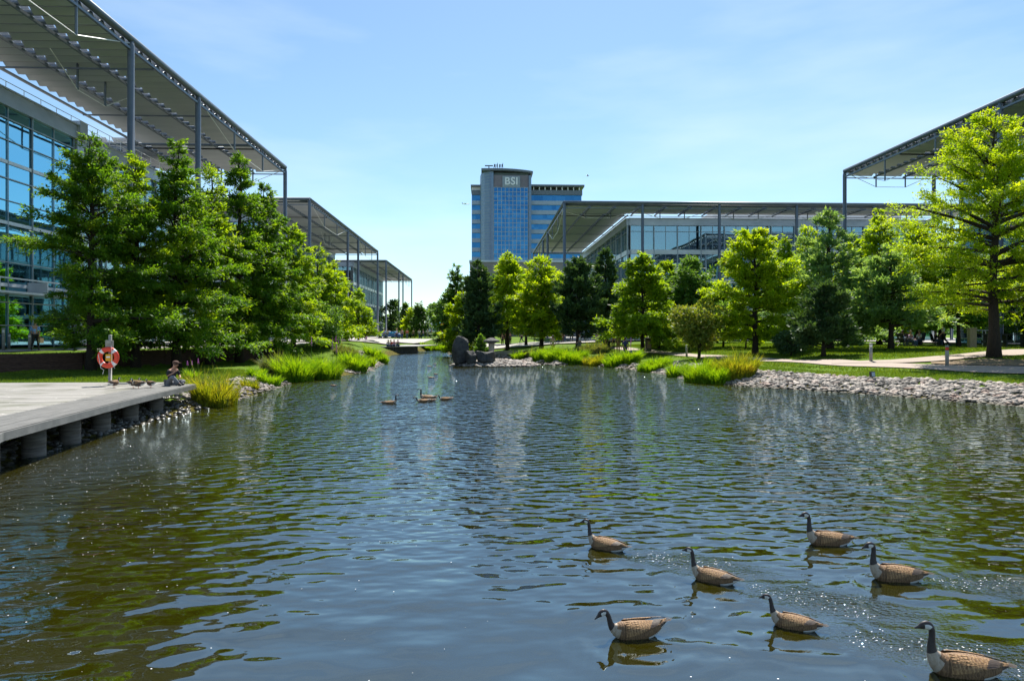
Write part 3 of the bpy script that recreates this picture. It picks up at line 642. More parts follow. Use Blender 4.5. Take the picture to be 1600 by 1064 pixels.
# far centre
T('cypress', M['far_leaf'], 634, 175, 474, 13, 'small cypress left of the yellow-lit one at the far plaza', 12, 1500, 'cypress_tree')
T('cypress', B_, 642, 165, 480, 12, 'yellow-lit small cypress on the far plaza', 13, 1500, 'cypress_tree')
T('cypress', M['far_leaf'], 655, 160, 472, 13, 'small dark cypress right of the yellow-lit one at the far plaza', 14, 1600, 'cypress_tree')
roundtree(M['far_leaf'], 610, 215, 458, 525, 17, 'round dark tree behind the tall canopy columns at the far end', 15, 1800)
roundtree(M['far_leaf'], 676, 330, 473, 500, 15, 'distant round tree above the low white and glass building', 16, 1200)
roundtree(M['far_leaf'], 700, 340, 482, 505, 14, 'distant tree right of the round one above the low building', 17, 1000)
# centre to right
T('cypress', M['broad'], 713, 84, 412, 20, 'slim blue-green conifer at the left edge of the central tree row', 20, 5500, 'conifer_tree')
T('cypress', B_, 722, 78, 452, 26, 'yellow-green young tree behind the tall boulder', 21, 5500)
T('pine', PN, 747, 74, 408, 30, 'dark conical pine left of the slim birch', 22, 9000, 'pine_tree')
T('birch', B_, 793, 78, 393, 27, 'slim airy birch with pale green leaves behind the stone lantern', 23, 5500, 'birch_tree')
T('birch', M['cypress'], 822, 84, 425, 22, 'loose pale tree between the birch and the bright cypress', 24, 3500, 'birch_tree')
T('open', B_, 846, 74, 398, 38, 'bright yellow-green cypress left of the widest dark pine', 25, 10000, 'cypress_tree')
T('pine', PN, 903, 70, 402, 38, 'widest dark pine in the centre, left of the walking group', 26, 13000, 'pine_tree')
T('pine', PN, 947, 74, 388, 24, 'tall thin dark pine with bare lower trunk before the glass corner', 27, 6000, 'pine_tree', z0=.2)
T('cypress', C_, 1004, 60, 390, 43, 'neat conical bright green cypress in front of the glass corner', 28, 13000, 'cypress_tree')
T('open', C_, 1042, 68, 408, 34, 'bushy green tree behind and right of the neat conical cypress', 29, 8000)
T('birch', M['broad'], 1080, 64, 400, 34, 'thin-leaved tree with uneven top left of the big rounded cypress', 30, 6000)
roundtree(M['magnolia'], 1092, 50, 462, 552, 46, 'bronze-leaved magnolia shrub beside the gravel path', 31, 9000, 'magnolia_shrub', 'shrub', (2.6, 2))
T('open', B_, 1180, 50, 358, 72, 'big rounded yellow-green cypress in the middle of the right bank', 32, 24000, 'cypress_tree')
T('cypress', C_, 1226, 58, 362, 34, 'narrow green cypress peeking out right of the big rounded one', 33, 7500, 'cypress_tree')
T('cedar', CE, 1296, 52, 318, 68, 'tall blue-grey cedar with spiky top under the canopy corner column', 34, 17000, 'cedar_tree')
T('pine', PN, 1287, 43, 440, 50, 'low dark pine with mulch ring beside the path', 35, 15000, 'pine_tree', z0=.14)
roundtree(M['pine'], 1236, 46, 512, 556, 30, 'small very dark bush left of the low pine', 36, 3000, 'shrub', 'shrub')
T('cypress', B_, 1374, 62, 318, 50, 'yellow-green cypress behind the pale blue-green tree', 37, 12000, 'cypress_tree')
T('cedar', CE, 1392, 47, 382, 74, 'wide pale blue-green conifer left of the seated people', 38, 20000, 'cedar_tree', z0=.24)
T('open', B_, 1553, 35.5, 176, 132, 'largest swamp cypress with thick dark trunk beside the path on the right', 39, 52000, 'cypress_tree', z0=.19, limbs=110, lw=(1.9, .8))
T('cypress', C_, 1470, 58, 330, 52, 'cypress in the background left of the largest cypress trunk', 40, 9000, 'cypress_tree')
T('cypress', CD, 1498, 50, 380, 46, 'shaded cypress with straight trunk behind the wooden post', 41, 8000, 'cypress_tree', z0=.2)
T('open', C_, 1640, 48, 290, 90, 'cypress cut by the right edge of the view', 42, 11000, 'cypress_tree')
roundtree(M['broad'], 1600, 52, 430, 525, 40, 'dark leafy tree behind the thick trunk at the right edge', 43, 4500)
roundtree(M['broad'], 1130, 62, 470, 545, 40, 'dense green shrub between the magnolia and the big rounded cypress', 44, 5000, 'shrub', 'shrub')
roundtree(M['broad'], 1345, 60, 470, 545, 50, 'dense dark green shrub behind the low pine', 45, 5000, 'shrub', 'shrub')
T('cypress', M['broad'], 770, 95, 425, 30, 'green conifer in the background between the dark conical pine and the birch', 50, 5000, 'conifer_tree')
T('open', C_, 872, 92, 428, 34, 'green tree in the background between the bright cypress and the widest dark pine', 51, 5000)
T('cypress', C_, 975, 88, 440, 30, 'green conifer in the background left of the neat conical cypress', 52, 4500, 'conifer_tree')
T('open', C_, 1120, 74, 440, 40, 'green tree in the background behind the magnolia shrub', 53, 6000)
T('cypress', C_, 560, 92, 450, 24, 'small cypress at the far end of the left bank by the globe lamp', 54, 3500, 'cypress_tree')
roundtree(M['broad'], 1430, 66, 440, 540, 46, 'leafy green tree in the background behind the lawn party', 55, 5000)
roundtree(M['broad'], 1545, 70, 420, 530, 50, 'leafy green tree in the background behind the white rail fence', 56, 4500)
roundtree(M['broad'], 112, 47, 470, 540, 40, 'dark green shrub against the glass behind the broad cypress', 57, 3000, 'shrub', 'shrub')
T('open', B_, 1262, 66, 352, 46, 'bright green tree filling the gap left of the tall blue-grey cedar', 60, 9000)
T('open', C_, 1335, 68, 372, 44, 'green tree filling the gap right of the tall blue-grey cedar', 61, 8000)
T('open', B_, 1435, 56, 345, 46, 'bright green tree behind the lawn party, left of the largest cypress', 62, 9000)
roundtree(C_, 1165, 58, 490, 548, 60, 'bright green undergrowth behind the big rounded cypress', 63, 5000, 'shrub', 'shrub')
roundtree(C_, 1030, 64, 480, 545, 40, 'green undergrowth between the neat conical cypress and the magnolia', 64, 4000, 'shrub', 'shrub')
T('birch', M['broad'], 690, 150, 470, 18, 'small tree at the far end left of the slim blue-green conifer', 65, 1500)
# dwarf pine by the lantern
T('pine', M['broad'], 748, 60, 523, 15, 'dwarf pine leaning beside the stone lantern on the island', 46, 2500, 'dwarf_pine', lean=.1, limbs=20)
# distant wood
x = rs.uniform(-420, 420, 900); xx = []
V = []; n = 26000; r = rs
cx = r.uniform(-450, 450, n); cy = r.uniform(430, 520, n); cz = 1.6+r.uniform(0, 1, n)*(11+4*np.sin(cx*.05)+3*np.sin(cx*.17)+2*np.sin(cx*.4))
far = leaves('distant_wood', np.stack([cx, cy, cz], 1), r.normal(0, 1, (n, 3)), 2.6, 2.0, 3, M['far_leaf'], None, (0, 0, 0), 1)
tagit(far, 'far belt of trees on the horizon behind the plaza', 'wood', kind='stuff')

# ------------------------------------------------------------------ office buildings
CZ = 22.15   # canopy level
def slat_strip(mb, xa, xb, ya, yb, z, bay=3.7, pitch=1.2):
    nb = max(1, round((xb-xa)/bay)); bw = (xb-xa)/nb; k = int((yb-ya)/pitch)
    prof = [(-.50, .58), (-.22, .36), (.16, .04), (.56, -.24)]
    th = .05
    for j in range(k):
        y = ya+pitch*(j+.5)
        for i in range(nb):
            a = xa+bw*i+.28; b = xa+bw*(i+1)-.28; vs = []
            for (dy, dz) in prof: vs.append((a, y+dy, z+dz)); vs.append((b, y+dy, z+dz)); vs.append((a, y+dy, z+dz+th)); vs.append((b, y+dy, z+dz+th))
            fs = []
            for q in range(3):
                o = q*4; fs += [(o, o+1, o+5, o+4), (o+2, o+6, o+7, o+3), (o, o+4, o+6, o+2), (o+1, o+3, o+7, o+5)]
            fs += [(0, 2, 3, 1), (12, 13, 15, 14)]
            mb.addf(vs, fs)
def canopy(root, org, x0, x1, y0, y1, w=10.9, wf=10.9, z=CZ, sides='lrfb', bay=3.7):
    fr = MB(); fr.cur = 0
    for a, b in (((x0, y0), (x1, y0)), ((x1, y0), (x1, y1)), ((x1, y1), (x0, y1)), ((x0, y1), (x0, y0))):
        fr.tube([(a[0], a[1], z), (b[0], b[1], z)], .24, 10)
    cn = fr.build('canopy', M['steel'], root, org, smooth=True)
    strips = {'f': (x0, x1, y0, y0+wf), 'b': (x0, x1, y1-wf, y1), 'l': (x0, x0+w, y0+wf, y1-wf), 'r': (x1-w, x1, y0+wf, y1-wf)}
    for s in sides:
        xa, xb, ya, yb = strips[s]; mb = MB(); slat_strip(mb, xa, xb, ya+.1, yb, z-.36, bay); mb.build('louvre_panel', M['louvre'], cn, org)
        tb = MB(); y = ya+.6
        while y < yb: tb.tube([(xa+.2, y-.16, z-.30), (xb-.2, y-.16, z-.30)], .17, 6); y += 1.2
        tb.build('shade_band_tube', M['steel'], cn, org, smooth=True)  # dark tubes added to draw a shade band along each blade
        bm = MB(); nb = max(1, round((xb-xa)/bay))
        for i in range(nb+1):
            xx = xa+(xb-xa)*i/nb; bm.b2((xx-.09, ya, z-.78), (xx+.09, yb, z-.62))
        kk = max(1, round((yb-ya)/10.5))
        for i in range(kk+1):
            yy = ya+(yb-ya)*i/kk; bm.b2((xa, yy-.07, z-.88), (xb, yy+.07, z-.783))
        bm.build('beam', M['steel'], cn, org)
    return cn
def truss(cn, org, pa, pb, drop=2.4, white=True):
    """king post and tie rods under an edge beam from pa to pb (x, y)"""
    pm = ((pa[0]*2+pb[0])/3, (pa[1]*2+pb[1])/3); pn = ((pa[0]+pb[0]*2)/3, (pa[1]+pb[1]*2)/3); z = CZ
    for q in (pm, pn): s = MB(); s.tube([(q[0], q[1], z), (q[0], q[1], z-drop)], .08, 6); s.build('strut', M['steel'], cn, org)
    r = MB(); r.tube([(pa[0], pa[1], z-.3), (pm[0], pm[1], z-drop), (pn[0], pn[1], z-drop), (pb[0], pb[1], z-.3)], .035, 5); r.build('tie_rod', M['white_steel'], cn, org)
LEV = [1.6, 6.2, 10.8, 15.4, 19.9]; LEV1 = [1.6, 6.0, 10.3, 14.5, 18.6]
def facade(root, org, A, B, nb, out, glass='glass', z0=1.6, levels=LEV, tall=False, par=20.65):
    """curtain wall from A to B (x,y); out = outward unit normal"""
    A = Vector((A[0], A[1], 0)); B = Vector((B[0], B[1], 0)); L = (B-A).length; d = (B-A)/L; o = Vector((out[0], out[1], 0)); ang = math.atan2(d.y, d.x)
    bw = L/nb
    def bar(mb, s0, s1, z0_, z1_, t0, t1):
        c = A+d*((s0+s1)/2)+o*((t0+t1)/2); mb.box((c.x, c.y, (z0_+z1_)/2), (s1-s0, t1-t0, z1_-z0_), rz=ang)
    fr = MB()
    mw = .035 if tall else .06
    for i in range(nb+1): bar(fr, i*bw-mw, i*bw+mw, z0, par-1.0, .10, .2 if tall else .32)
    for i in range(nb): bar(fr, (i+.5)*bw-.025, (i+.5)*bw+.025, z0, par-1.02, .09, .16)
    for k in range(len(levels)-1):
        h = levels[k+1]-levels[k]
        bar(fr, 0, L, levels[k]+h*.72, levels[k]+h*.72+.07, .095, .19)
        if tall: bar(fr, 0, L, levels[k]+h*.36, levels[k]+h*.36+.05, .095, .18)
    fr.build('mullions', M['frame'], root, org)
    # floor bands
    for k, z in enumerate(levels[1:]):
        top = k == len(levels)-2; bd = MB()
        if tall and not top: bar(bd, 0, L, z-.12, z+.12, -.3, .14)
        else: bar(bd, -.2 if top else 0, L+(.2 if top else 0), z-.3, z+(.75 if top else .42), -.3, .36 if top else .24)
        if top:
            bar(bd, -.3, L+.3, z+.752, z+.85, -.4, .5)
        bd.build('parapet' if top else 'floor_band', M['cladding'] if top else M['band'], root, org)
    p = MB(); p.box((0, 0, 0), (bw-.10, .03, 1)); pane = p.build('window', M[glass], root)
    first = True
    for k in range(len(levels)-1):
        za = levels[k]+(.44 if k and not tall else .14); zb = levels[k+1]-(.32 if not tall or k == len(levels)-2 else .14)
        for i in range(nb):
            q = pane if first else pane.copy()
            if not first: COL.objects.link(q)
            first = False
            c = A+d*((i+.5)*bw)+o*.05; q.location = (c.x-org[0], c.y-org[1], (za+zb)/2-org[2]); q.scale = (1, 1, zb-za)
            # slight misalignment of each pane breaks up the reflections
            q.rotation_euler = (random.uniform(-.004, .004), 0, ang+random.uniform(-.004, .004))
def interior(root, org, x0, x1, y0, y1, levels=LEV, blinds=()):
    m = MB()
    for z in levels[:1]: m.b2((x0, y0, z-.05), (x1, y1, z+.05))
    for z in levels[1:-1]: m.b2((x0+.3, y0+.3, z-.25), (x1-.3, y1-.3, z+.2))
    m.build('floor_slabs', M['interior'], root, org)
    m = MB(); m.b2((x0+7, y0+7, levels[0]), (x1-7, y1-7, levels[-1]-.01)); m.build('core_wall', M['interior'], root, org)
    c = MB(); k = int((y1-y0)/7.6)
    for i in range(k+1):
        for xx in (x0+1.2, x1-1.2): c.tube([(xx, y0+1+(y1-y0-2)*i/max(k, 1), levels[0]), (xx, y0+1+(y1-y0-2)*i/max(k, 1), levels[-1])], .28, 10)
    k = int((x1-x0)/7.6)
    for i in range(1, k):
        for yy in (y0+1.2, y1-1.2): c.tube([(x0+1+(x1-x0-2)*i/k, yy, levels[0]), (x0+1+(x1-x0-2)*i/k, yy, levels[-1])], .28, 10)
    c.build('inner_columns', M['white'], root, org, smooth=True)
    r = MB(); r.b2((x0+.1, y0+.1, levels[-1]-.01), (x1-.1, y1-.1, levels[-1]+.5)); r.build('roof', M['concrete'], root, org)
def columns(root, org, pts, z=CZ, r=.22, z0=1.5):
    for (x, y) in pts:
        c = MB(); c.lathe([(r*1.5, 0), (r*1.5, .12), (r, .14), (r, z-z0-.5), (r*.65, z-z0)], 14, (x, y, z0)); c.build('column', M['steel'], root, org, smooth=True)
def desks(root, org, x0, x1, y0, y1, levels, n, seed):
    rr = random.Random(seed); m = MB()
    for k in range(n):
        z = rr.choice(levels[:-1])+.2; x = rr.uniform(x0, x1); y = rr.uniform(y0, y1)
        m.box((x, y, z+.75), (1.6, .8, .05)); m.box((x, y, z+1.1), (.6, .05, .4)); m.box((x, y+.5, z+.5), (.5, .5, 1.0))
    m.build('office_furniture', M['white'], root, org)

# left near building
x1 = -23.4
org = (-60, 50, 1.6)
b1 = thing('office_building', 'nearest left glass office building with wide louvred canopy overhead', 'office building', org, group='glass office buildings with louvred canopies')
cn = canopy(b1, org, -96, x1, 17.5, 81.2, sides='rb')
columns(b1, org, [(x1, 46.2), (x1, 56.8), (x1, 81.2), (x1, 28), (-36, 81.2), (-48, 81.2), (-60, 81.2)])
truss(cn, org, (x1, 56.8), (x1, 81.2)); truss(cn, org, (x1, 28), (x1, 46.2)); truss(cn, org, (x1-.1, 81.2), (-34.4, 81.2), 1.8)
truss(cn, org, (x1-5.5, 46.2), (x1-5.5, 56.8), 2.2)
fx = -34.0
facade(b1, org, (fx+.9, 26), (fx+.9, 56.2), 6, (1, 0), 'glass_blue', tall=True, levels=LEV1, par=19.4)
facade(b1, org, (fx-.1, 57.4), (fx-.1, 75.4), 5, (1, 0), levels=LEV1, par=19.4)
facade(b1, org, (fx-.2, 75.5), (-86, 75.5), 9, (0, 1), levels=LEV1, par=19.4)
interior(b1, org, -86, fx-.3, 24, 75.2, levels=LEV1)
m = MB(); m.b2((fx-.35, 56.35, 1.6), (fx+1.25, 57.25, 18.2)); m.build('corner_pier', M['cladding'], b1, org)
m = MB(); m.b2((fx-.6, 56.3, 18.25), (fx+1.5, 57.35, 19.75)); m.build('pier_cap', M['cladding'], b1, org)
m = MB()
for yy in (34, 48): m.ell((-38.5, yy, 19.2), (2.2, 3.4, 2.4), 18, 10)
m.build('roof_dome', M['frame'], b1, org, smooth=True)
m = MB(); m.b2((-42, 58, 19.2), (-36.5, 74, 20.5)); m.build('roof_plant', M['white'], b1, org)
m = MB()
for i in range(18): m.tube([(fx+.3, 40+i*1.9, 19.4), (fx+.3, 40+i*1.9, 20.4)], .025, 5)
m.tube([(fx+.3, 40, 20.4), (fx+.3, 73, 20.4)], .03, 5); m.tube([(fx+.3, 40, 19.95), (fx+.3, 73, 19.95)], .02, 5); m.build('roof_rail', M['white_steel'], b1, org)
desks(b1, org, -41, -35, 58, 74, LEV, 24, 1)
m = MB(); m.b2((-33.0, 36, 5.35), (-31.6, 56, 5.5)); 
for i in range(5): m.b2((-33.0, 36+i*4.9, 5.5), (-31.6, 36.12+i*4.9, 6.3))
m.b2((-31.7, 36, 6.3), (-31.6, 56, 6.4)); m.build('entrance_canopy', M['white_steel'], b1, org)

# left second building
xb = -25.4
org = (-60, 130, 1.6)
b2_ = thing('office_building', 'second left office building, its canopy just beyond the nearest one', 'office building', org, group='glass office buildings with louvred canopies')
cn = canopy(b2_, org, -84, xb, 100.3, 163.5, sides='rfb')
columns(b2_, org, [(xb, 100.3), (xb, 128), (xb, 138.5), (xb, 163.5), (-37, 100.3), (-49, 100.3)])
truss(cn, org, (xb, 138.5), (xb, 163.5), 3); truss(cn, org, (xb, 100.3), (xb, 128), 2.6); truss(cn, org, (xb-5, 128), (xb-5, 138.5), 2.4)
facade(b2_, org, (-34.4, 106), (-34.4, 157), 12, (1, 0)); facade(b2_, org, (-84, 105.8), (-34.6, 105.8), 11, (0, -1))
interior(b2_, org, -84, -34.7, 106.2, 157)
# left third building
org = (-50, 210, 1.6)
b3 = thing('office_building', 'farthest left office building whose canopy runs past its glass front on bare columns', 'office building', org, group='glass office buildings with louvred canopies')
xc = -26.4
cn = canopy(b3, org, -84, xc, 184.5, 249, sides='rfb')
columns(b3, org, [(xc, 184.5), (xc, 212), (xc, 222.5), (xc, 249), (-38, 249), (-50, 249)])
truss(cn, org, (xc, 222.5), (xc, 249), 3)
facade(b3, org, (-33.6, 175), (-33.6, 226), 12, (1, 0)); facade(b3, org, (-84, 174.8), (-33.8, 174.8), 11, (0, -1))
interior(b3, org, -84, -33.9, 175.3, 226)

# right far building
org = (45, 130, 1.6)
r2 = thing('office_building', 'right-hand office building facing the pond beneath a flat canopy, nearest the tower', 'office building', org, group='glass office buildings with louvred canopies')
xr = 11.9
cn = canopy(r2, org, xr, 76.7, 101.2, 165.4, wf=6.8, sides='lf', bay=3.82)
cols = [atY(px, 400, 101.2)[0] for px in (882, 1004, 1124, 1245, 1366, 1487)]
columns(r2, org, [(c, 101.2) for c in cols] + [(xr, 128.4), (xr, 138.5), (xr, 165.4)])
truss(cn, org, (xr, 138.5), (xr, 165.4), 3); truss(cn, org, (xr, 101.2), (xr, 128.4), 3)
for i in range(5): truss(cn, org, (cols[i], 106), (cols[i+1], 106), 1.5)
facade(r2, org, (22.9, 106.6), (71.6, 106.6), 13, (0, -1)); facade(r2, org, (22.7, 158), (22.7, 106.8), 11, (-1, 0))
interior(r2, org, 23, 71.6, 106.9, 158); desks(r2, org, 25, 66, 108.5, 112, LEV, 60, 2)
m = MB(); m.b2((38, 112, 20.4), (70, 128, 22.9)); m.b2((44, 114, 22.9), (60, 126, 24.2)); m.build('roof_plant', M['white'], r2, org)
m = MB(); m.b2((28.5, 108.5, 20.7), (33, 110, 21.2)); m.b2((33.4, 108.5, 20.7), (35.2, 110, 21.1)); m.build('roof_vent', M['frame'], r2, org)
# right near building
org = (70, 50, 1.6)
r1 = thing('office_building', 'nearest right office building half hidden behind the largest cypress', 'office building', org, group='glass office buildings with louvred canopies')
c0 = atY(1320, 262, 80.4); xq = c0[0]
cn = canopy(r1, org, xq, 104.6, 16.5, 80.4, sides='lb')
columns(r1, org, [(xq, 80.4), (xq, 55.6), (xq, 45), (xq+11, 80.4), (xq+23, 80.4)])
truss(cn, org, (xq, 80.4), (xq, 55.6), 3); truss(cn, org, (xq+.2, 80.3), (xq+11, 80.3), 1.9); truss(cn, org, (xq+5.5, 55.6), (xq+5.5, 72), 2.4)
facade(r1, org, (xq+10.6, 75), (xq+10.6, 22), 13, (-1, 0)); facade(r1, org, (100, 75.2), (xq+10.8, 75.2), 10, (0, 1))
interior(r1, org, xq+11, 100, 22, 74.9)

# ------------------------------------------------------------------ tower
YT = 285.0
def tx(px): return atY(px, 400, YT)[0]
def tz(py, Yd=YT): return atY(800, py, Yd)[2]
org = (tx(800), YT+15, 1.6)
tw = thing('office_tower', 'tall blue glass tower with lettered sign at the top, in the distance', 'tower', org)
xa, xb_, xc_ = tx(752), tx(829), tx(911)
# curved stair shaft on the left corner
m = MB(); pts = []
rr = (tx(771)-tx(750))
prof = [(tx(771), YT), (tx(764), YT+.3), (tx(757), YT+1.6), (tx(752), YT+4.2), (tx(750), YT+9), (tx(750), YT+26), (tx(771), YT+26)]
zt = tz(268); n = len(prof)
m.addf([(p[0], p[1], 1.6) for p in prof]+[(p[0], p[1], zt) for p in prof], [(i, (i+1) % n, n+(i+1) % n, n+i) for i in range(n)]+[tuple(range(n, 2*n))])
m.build('shaft', M['tower_clad'], tw, org)
m = MB()
for i in range(40):
    z = 22+i*1.2
    if z < zt-1: m.tube([(p[0]*1.0, p[1]-.05 if k < 2 else p[1], z) for k, p in enumerate(prof[:6])], .06, 4)
m.build('cladding_joints', M['frame'], tw, org)
# main body and crown
m = MB(); m.b2((tx(771), YT+.5, 1.6), (tx(826), YT+26, tz(270))); m.build('wall', M['interior'], tw, org)
m = MB(); m.b2((tx(771.5), YT-.4, tz(420)), (tx(825), YT+.3, tz(293.5))); m.build('window_wall', M['tower_glass'], tw, org)
m = MB()
for i in range(10): xx = tx(771.5)+(tx(825)-tx(771.5))*i/9; m.b2((xx-.09, YT-.6, tz(420)), (xx+.09, YT-.42, tz(293.5)))
z = tz(293.5)
while z > tz(420): m.b2((tx(771.5), YT-.55, z-.09), (tx(825), YT-.4, z+.09)); z -= 1.85
m.build('mullions', M['frame'], tw, org)
m = MB(); m.b2((tx(826), YT-.9, 1.6), (tx(830), YT+26, tz(275))); m.b2((tx(767.5), YT-.9, 1.6), (tx(771), YT, tz(272))); m.build('pier', M['tower_clad'], tw, org)
m = MB(); m.b2((tx(771.2), YT-.3, tz(293.3)), (tx(825.8), YT+.4, tz(274))); m.build('sign_wall', pmat('grey_purple_cladding', (.13, .12, .15), (.17, .16, .19), .5, scale=.4, bstr=.02), tw, org)
m = MB(); nn = 12
arc = [(tx(752)+(tx(832.5)-tx(752))*i/nn, YT-1.0-.6*math.sin(PI*i/nn), tz(268.5)+.2-1.0*(i/nn)**3) for i in range(nn+1)]
vs = arc+[(a[0], YT+26, a[2]) for a in arc]+[(a[0], a[1], a[2]+.9) for a in arc]+[(a[0], YT+26, a[2]+.9) for a in arc]; k = nn+1
m.addf(vs, [(i, i+1, k+i+1, k+i) for i in range(nn)]+[(2*k+i, 3*k+i, 3*k+i+1, 2*k+i+1) for i in range(nn)]+[(i, 2*k+i, 2*k+i+1, i+1) for i in range(nn)]+[(0, k, 3*k, 2*k), (nn, 2*k+nn, 3*k+nn, k+nn)])
m.build('roof', M['steel'], tw, org)
# sign with its letters
sx0, sx1 = tx(785), tx(812.5); zc = tz(284.5)
m = MB(); m.b2((sx0, YT-.8, zc-2.3), (sx1, YT-.35, zc+2.3)); sg = m.build('sign', pmat('sign_backing', (.20, .26, .32), (.24, .3, .36), .5, scale=1, bstr=.02), tw, org)
cu = bpy.data.curves.new('letters', 'FONT'); cu.body = 'BSI'; cu.size = 4.3; cu.extrude = .12; cu.offset = .1; cu.align_x = 'CENTER'; cu.align_y = 'CENTER'; cu.space_character = 1.05
to = bpy.data.objects.new('letters', cu); COL.objects.link(to)
bpy.context.view_layer.update(); dg = bpy.context.evaluated_depsgraph_get()
me = bpy.data.meshes.new_from_object(to.evaluated_get(dg)); bpy.data.objects.remove(to)
lo = bpy.data.objects.new('letters', me); me.materials.clear(); me.materials.append(M['band']); COL.objects.link(lo); lo.parent = sg
lo.location = ((sx0+sx1)/2-org[0], YT-.95-org[1], zc-org[2]); lo.rotation_euler = (PI/2, 0, 0)
# wings
for (pa, pb, yo, top) in ((829.5, 910, 3, 299), (737, 752, 10, 300)):
    m = MB(); xs, xe = tx(pa)*(YT+yo)/YT, tx(pb)*(YT+yo)/YT
    zz = tz(top, YT+yo); m.b2((xs, YT+yo+.6, 1.6), (xe-.3, YT+24, zz)); m.build('wing', M['tower_glass'], tw, org)
    m = MB(); z = zz-1.6
    m2 = MB(); m2.b2((xs, YT+yo, zz-1.4), (xe, YT+24, zz+.6)); m2.build('top_band', M['steel'], tw, org)
    while z > 10:
        z -= 4.05; m.b2((xs, YT+yo, z), (xe, YT+24.1, z+1.75))
    m.build('floor_bands', M['tower_band'], tw, org)
    rf = MB(); rf.b2((xs-.4, YT+yo-.8, zz+2.0), (xe+.8, YT+25, zz+2.8)); rf.build('roof', M['steel'], tw, org)
    rf = MB()
    for i in range(9): xx = xs+(xe-xs)*(i+.5)/9; rf.b2((xx-.2, YT+yo+.5, zz+.6), (xx+.2, YT+yo+1, zz+2.0))
    rf.build('roof_posts', M['white_steel'], tw, org)
m = MB(); ax = tx(764); zt = tz(267)
m.tube([(ax, YT+3, zt), (ax, YT+3, zt+2.6)], .22, 6); m.box((ax, YT+3, zt+2.7), (3.4, .4, .4))
for i in range(6):
    xx = tx(772)+i*.75; m.tube([(xx, YT+4, zt), (xx, YT+4, zt+3.0+.6*(i % 3))], .11, 5)
m.tube([(tx(772), YT+4, zt+1.6), (tx(785), YT+4, zt+1.6)], .06, 5)
for i in range(4): m.box((tx(773)+i*1.1, YT+3.8, zt+3.0), (.5, .3, 1.2))
m.build('rooftop_aerials', M['dark'], tw, org)
# podium building below tower
org = (tx(780), 232, 1.6)
pod = thing('podium_building', 'low grey-brown block along the foot of the blue tower', 'building', org)
pz = atY(800, 407, 225)[2]; m = MB(); m.b2((atY(734, 0, 225)[0], 225, 1.6), (34, 245, pz-.6)); m.build('wall', pmat('podium_stone', (.2, .18, .19), (.26, .24, .24), .7, scale=.4, bstr=.05), pod, org)
m = MB(); m.b2((atY(733, 0, 225)[0], 224.6, pz-.6), (34.2, 245.3, pz)); m.build('roof_edge', M['cladding'], pod, org)
for i in range(12):
    for k in range(3): m = MB(); xw = -4+i*3; m.b2((xw, 224.9, 5+k*6), (xw+1.8, 225.1, 7.6+k*6)); m.build('window', M['interior'], pod, org)
# low glass building at far centre
org = (-20, 268, 1.6)
lb = thing('low_glass_building', 'low white and dark glass building at the far end of the pond', 'building', org)
xs, xe = atY(664, 0, 262)[0], atY(742, 0, 262)[0]
m = MB(); m.b2((xs, 262, 1.6), (xe, 285, tz(499.5, 262))); m.build('wall', M['band'], lb, org)
for i in range(5):
    m = MB(); w = (xe-xs)/5; m.b2((xs+w*i+.3+(3 if i == 0 else 0), 261.8, tz(517, 262)), (xs+w*(i+1)-.1, 261.95, tz(502.5, 262))); m.build('window', M['glass_blue'], lb, org)
m = MB(); m.b2((xs, 259, tz(520, 262)), (xe, 261.7, tz(517.5, 262))); m.build('entrance_canopy', M['white_steel'], lb, org)
m = MB(); m.b2((xs+1, 265, tz(499.5, 262)), (xs+4, 270, tz(492, 262))); m.b2((xs+6, 266, tz(499.5, 262)), (xs+14, 272, tz(494.5, 262))); m.build('roof_plant', M['white'], lb, org)

# ------------------------------------------------------------------ timber deck
dz = .83
E = [(-8.2, 5.5), atZ(-60, 705, dz)[:2], atZ(0, 675, dz)[:2], atZ(90, 652, dz)[:2], atZ(200, 624, dz)[:2], atZ(305, 600, dz)[:2]]
M['deckwood'] = pmat('weathered_decking', (.20, .185, .16), (.46, .44, .41), .55, scale=2.2, stretch=(.35, 7, 1), bstr=.35, bdist=.01, detail=6)
_m = M['deckwood']; _nt = _m.node_tree; _p = [n for n in _nt.nodes if n.type == 'BSDF_PRINCIPLED'][0]; _src = _p.inputs['Base Color'].links[0].from_socket
_v = coord(_nt); _c = mixc(_nt, ramp(_nt, noise(_nt, _v, .8, 6), [(.48, (0, 0, 0)), (.66, (.75, .75, .75))]), _src, (.17, .17, .12)); _c = mixc(_nt, ramp(_nt, noise(_nt, _v, 7, 1), [(.74, (0, 0, 0)), (.76, (.8, .8, .8))]), _c, (.7, .69, .64)); _nt.links.new(_c, _p.inputs['Base Color'])
M['deckdark'] = pmat('dark_edge_boards', (.10, .10, .095), (.19, .185, .175), .6, scale=3, stretch=(5, .6, 1), bstr=.35, bdist=.01, detail=6)  # darker tone for the edge boards and fascia
org = (-14, 18, 0)
dk = thing('timber_deck', 'weathered grey timber deck on round piles over the left edge of the pond', 'deck', org)
Ex = np.array([e[0] for e in E]); Ey = np.array([e[1] for e in E])
m = MB(); y = 5.6; k = 0
yend = 25.9
while y < yend:
    xe = np.interp(y, Ey, Ex)-1.35; sag = random.uniform(-.004, .004)
    m.b2((-30, y, dz-.05+sag), (xe, y+.130, dz+sag)); y += .145
m.build('deck_boards', M['deckwood'], dk, org)
m = MB()
for j in range(9):
    for i in range(len(E)-1):
        a, b = Vector((*E[i], 0)), Vector((*E[i+1], 0)); dr = (b-a).normalized(); nn = Vector((-dr.y, dr.x, 0)); L = (b-a).length
        o0 = j*.147+.002; c = (a+b)/2+nn*(o0+.07); m.box((c.x, c.y, dz-.02+random.uniform(-.003, .003)), (L+.01, .138, .05), rz=math.atan2(dr.y, dr.x))
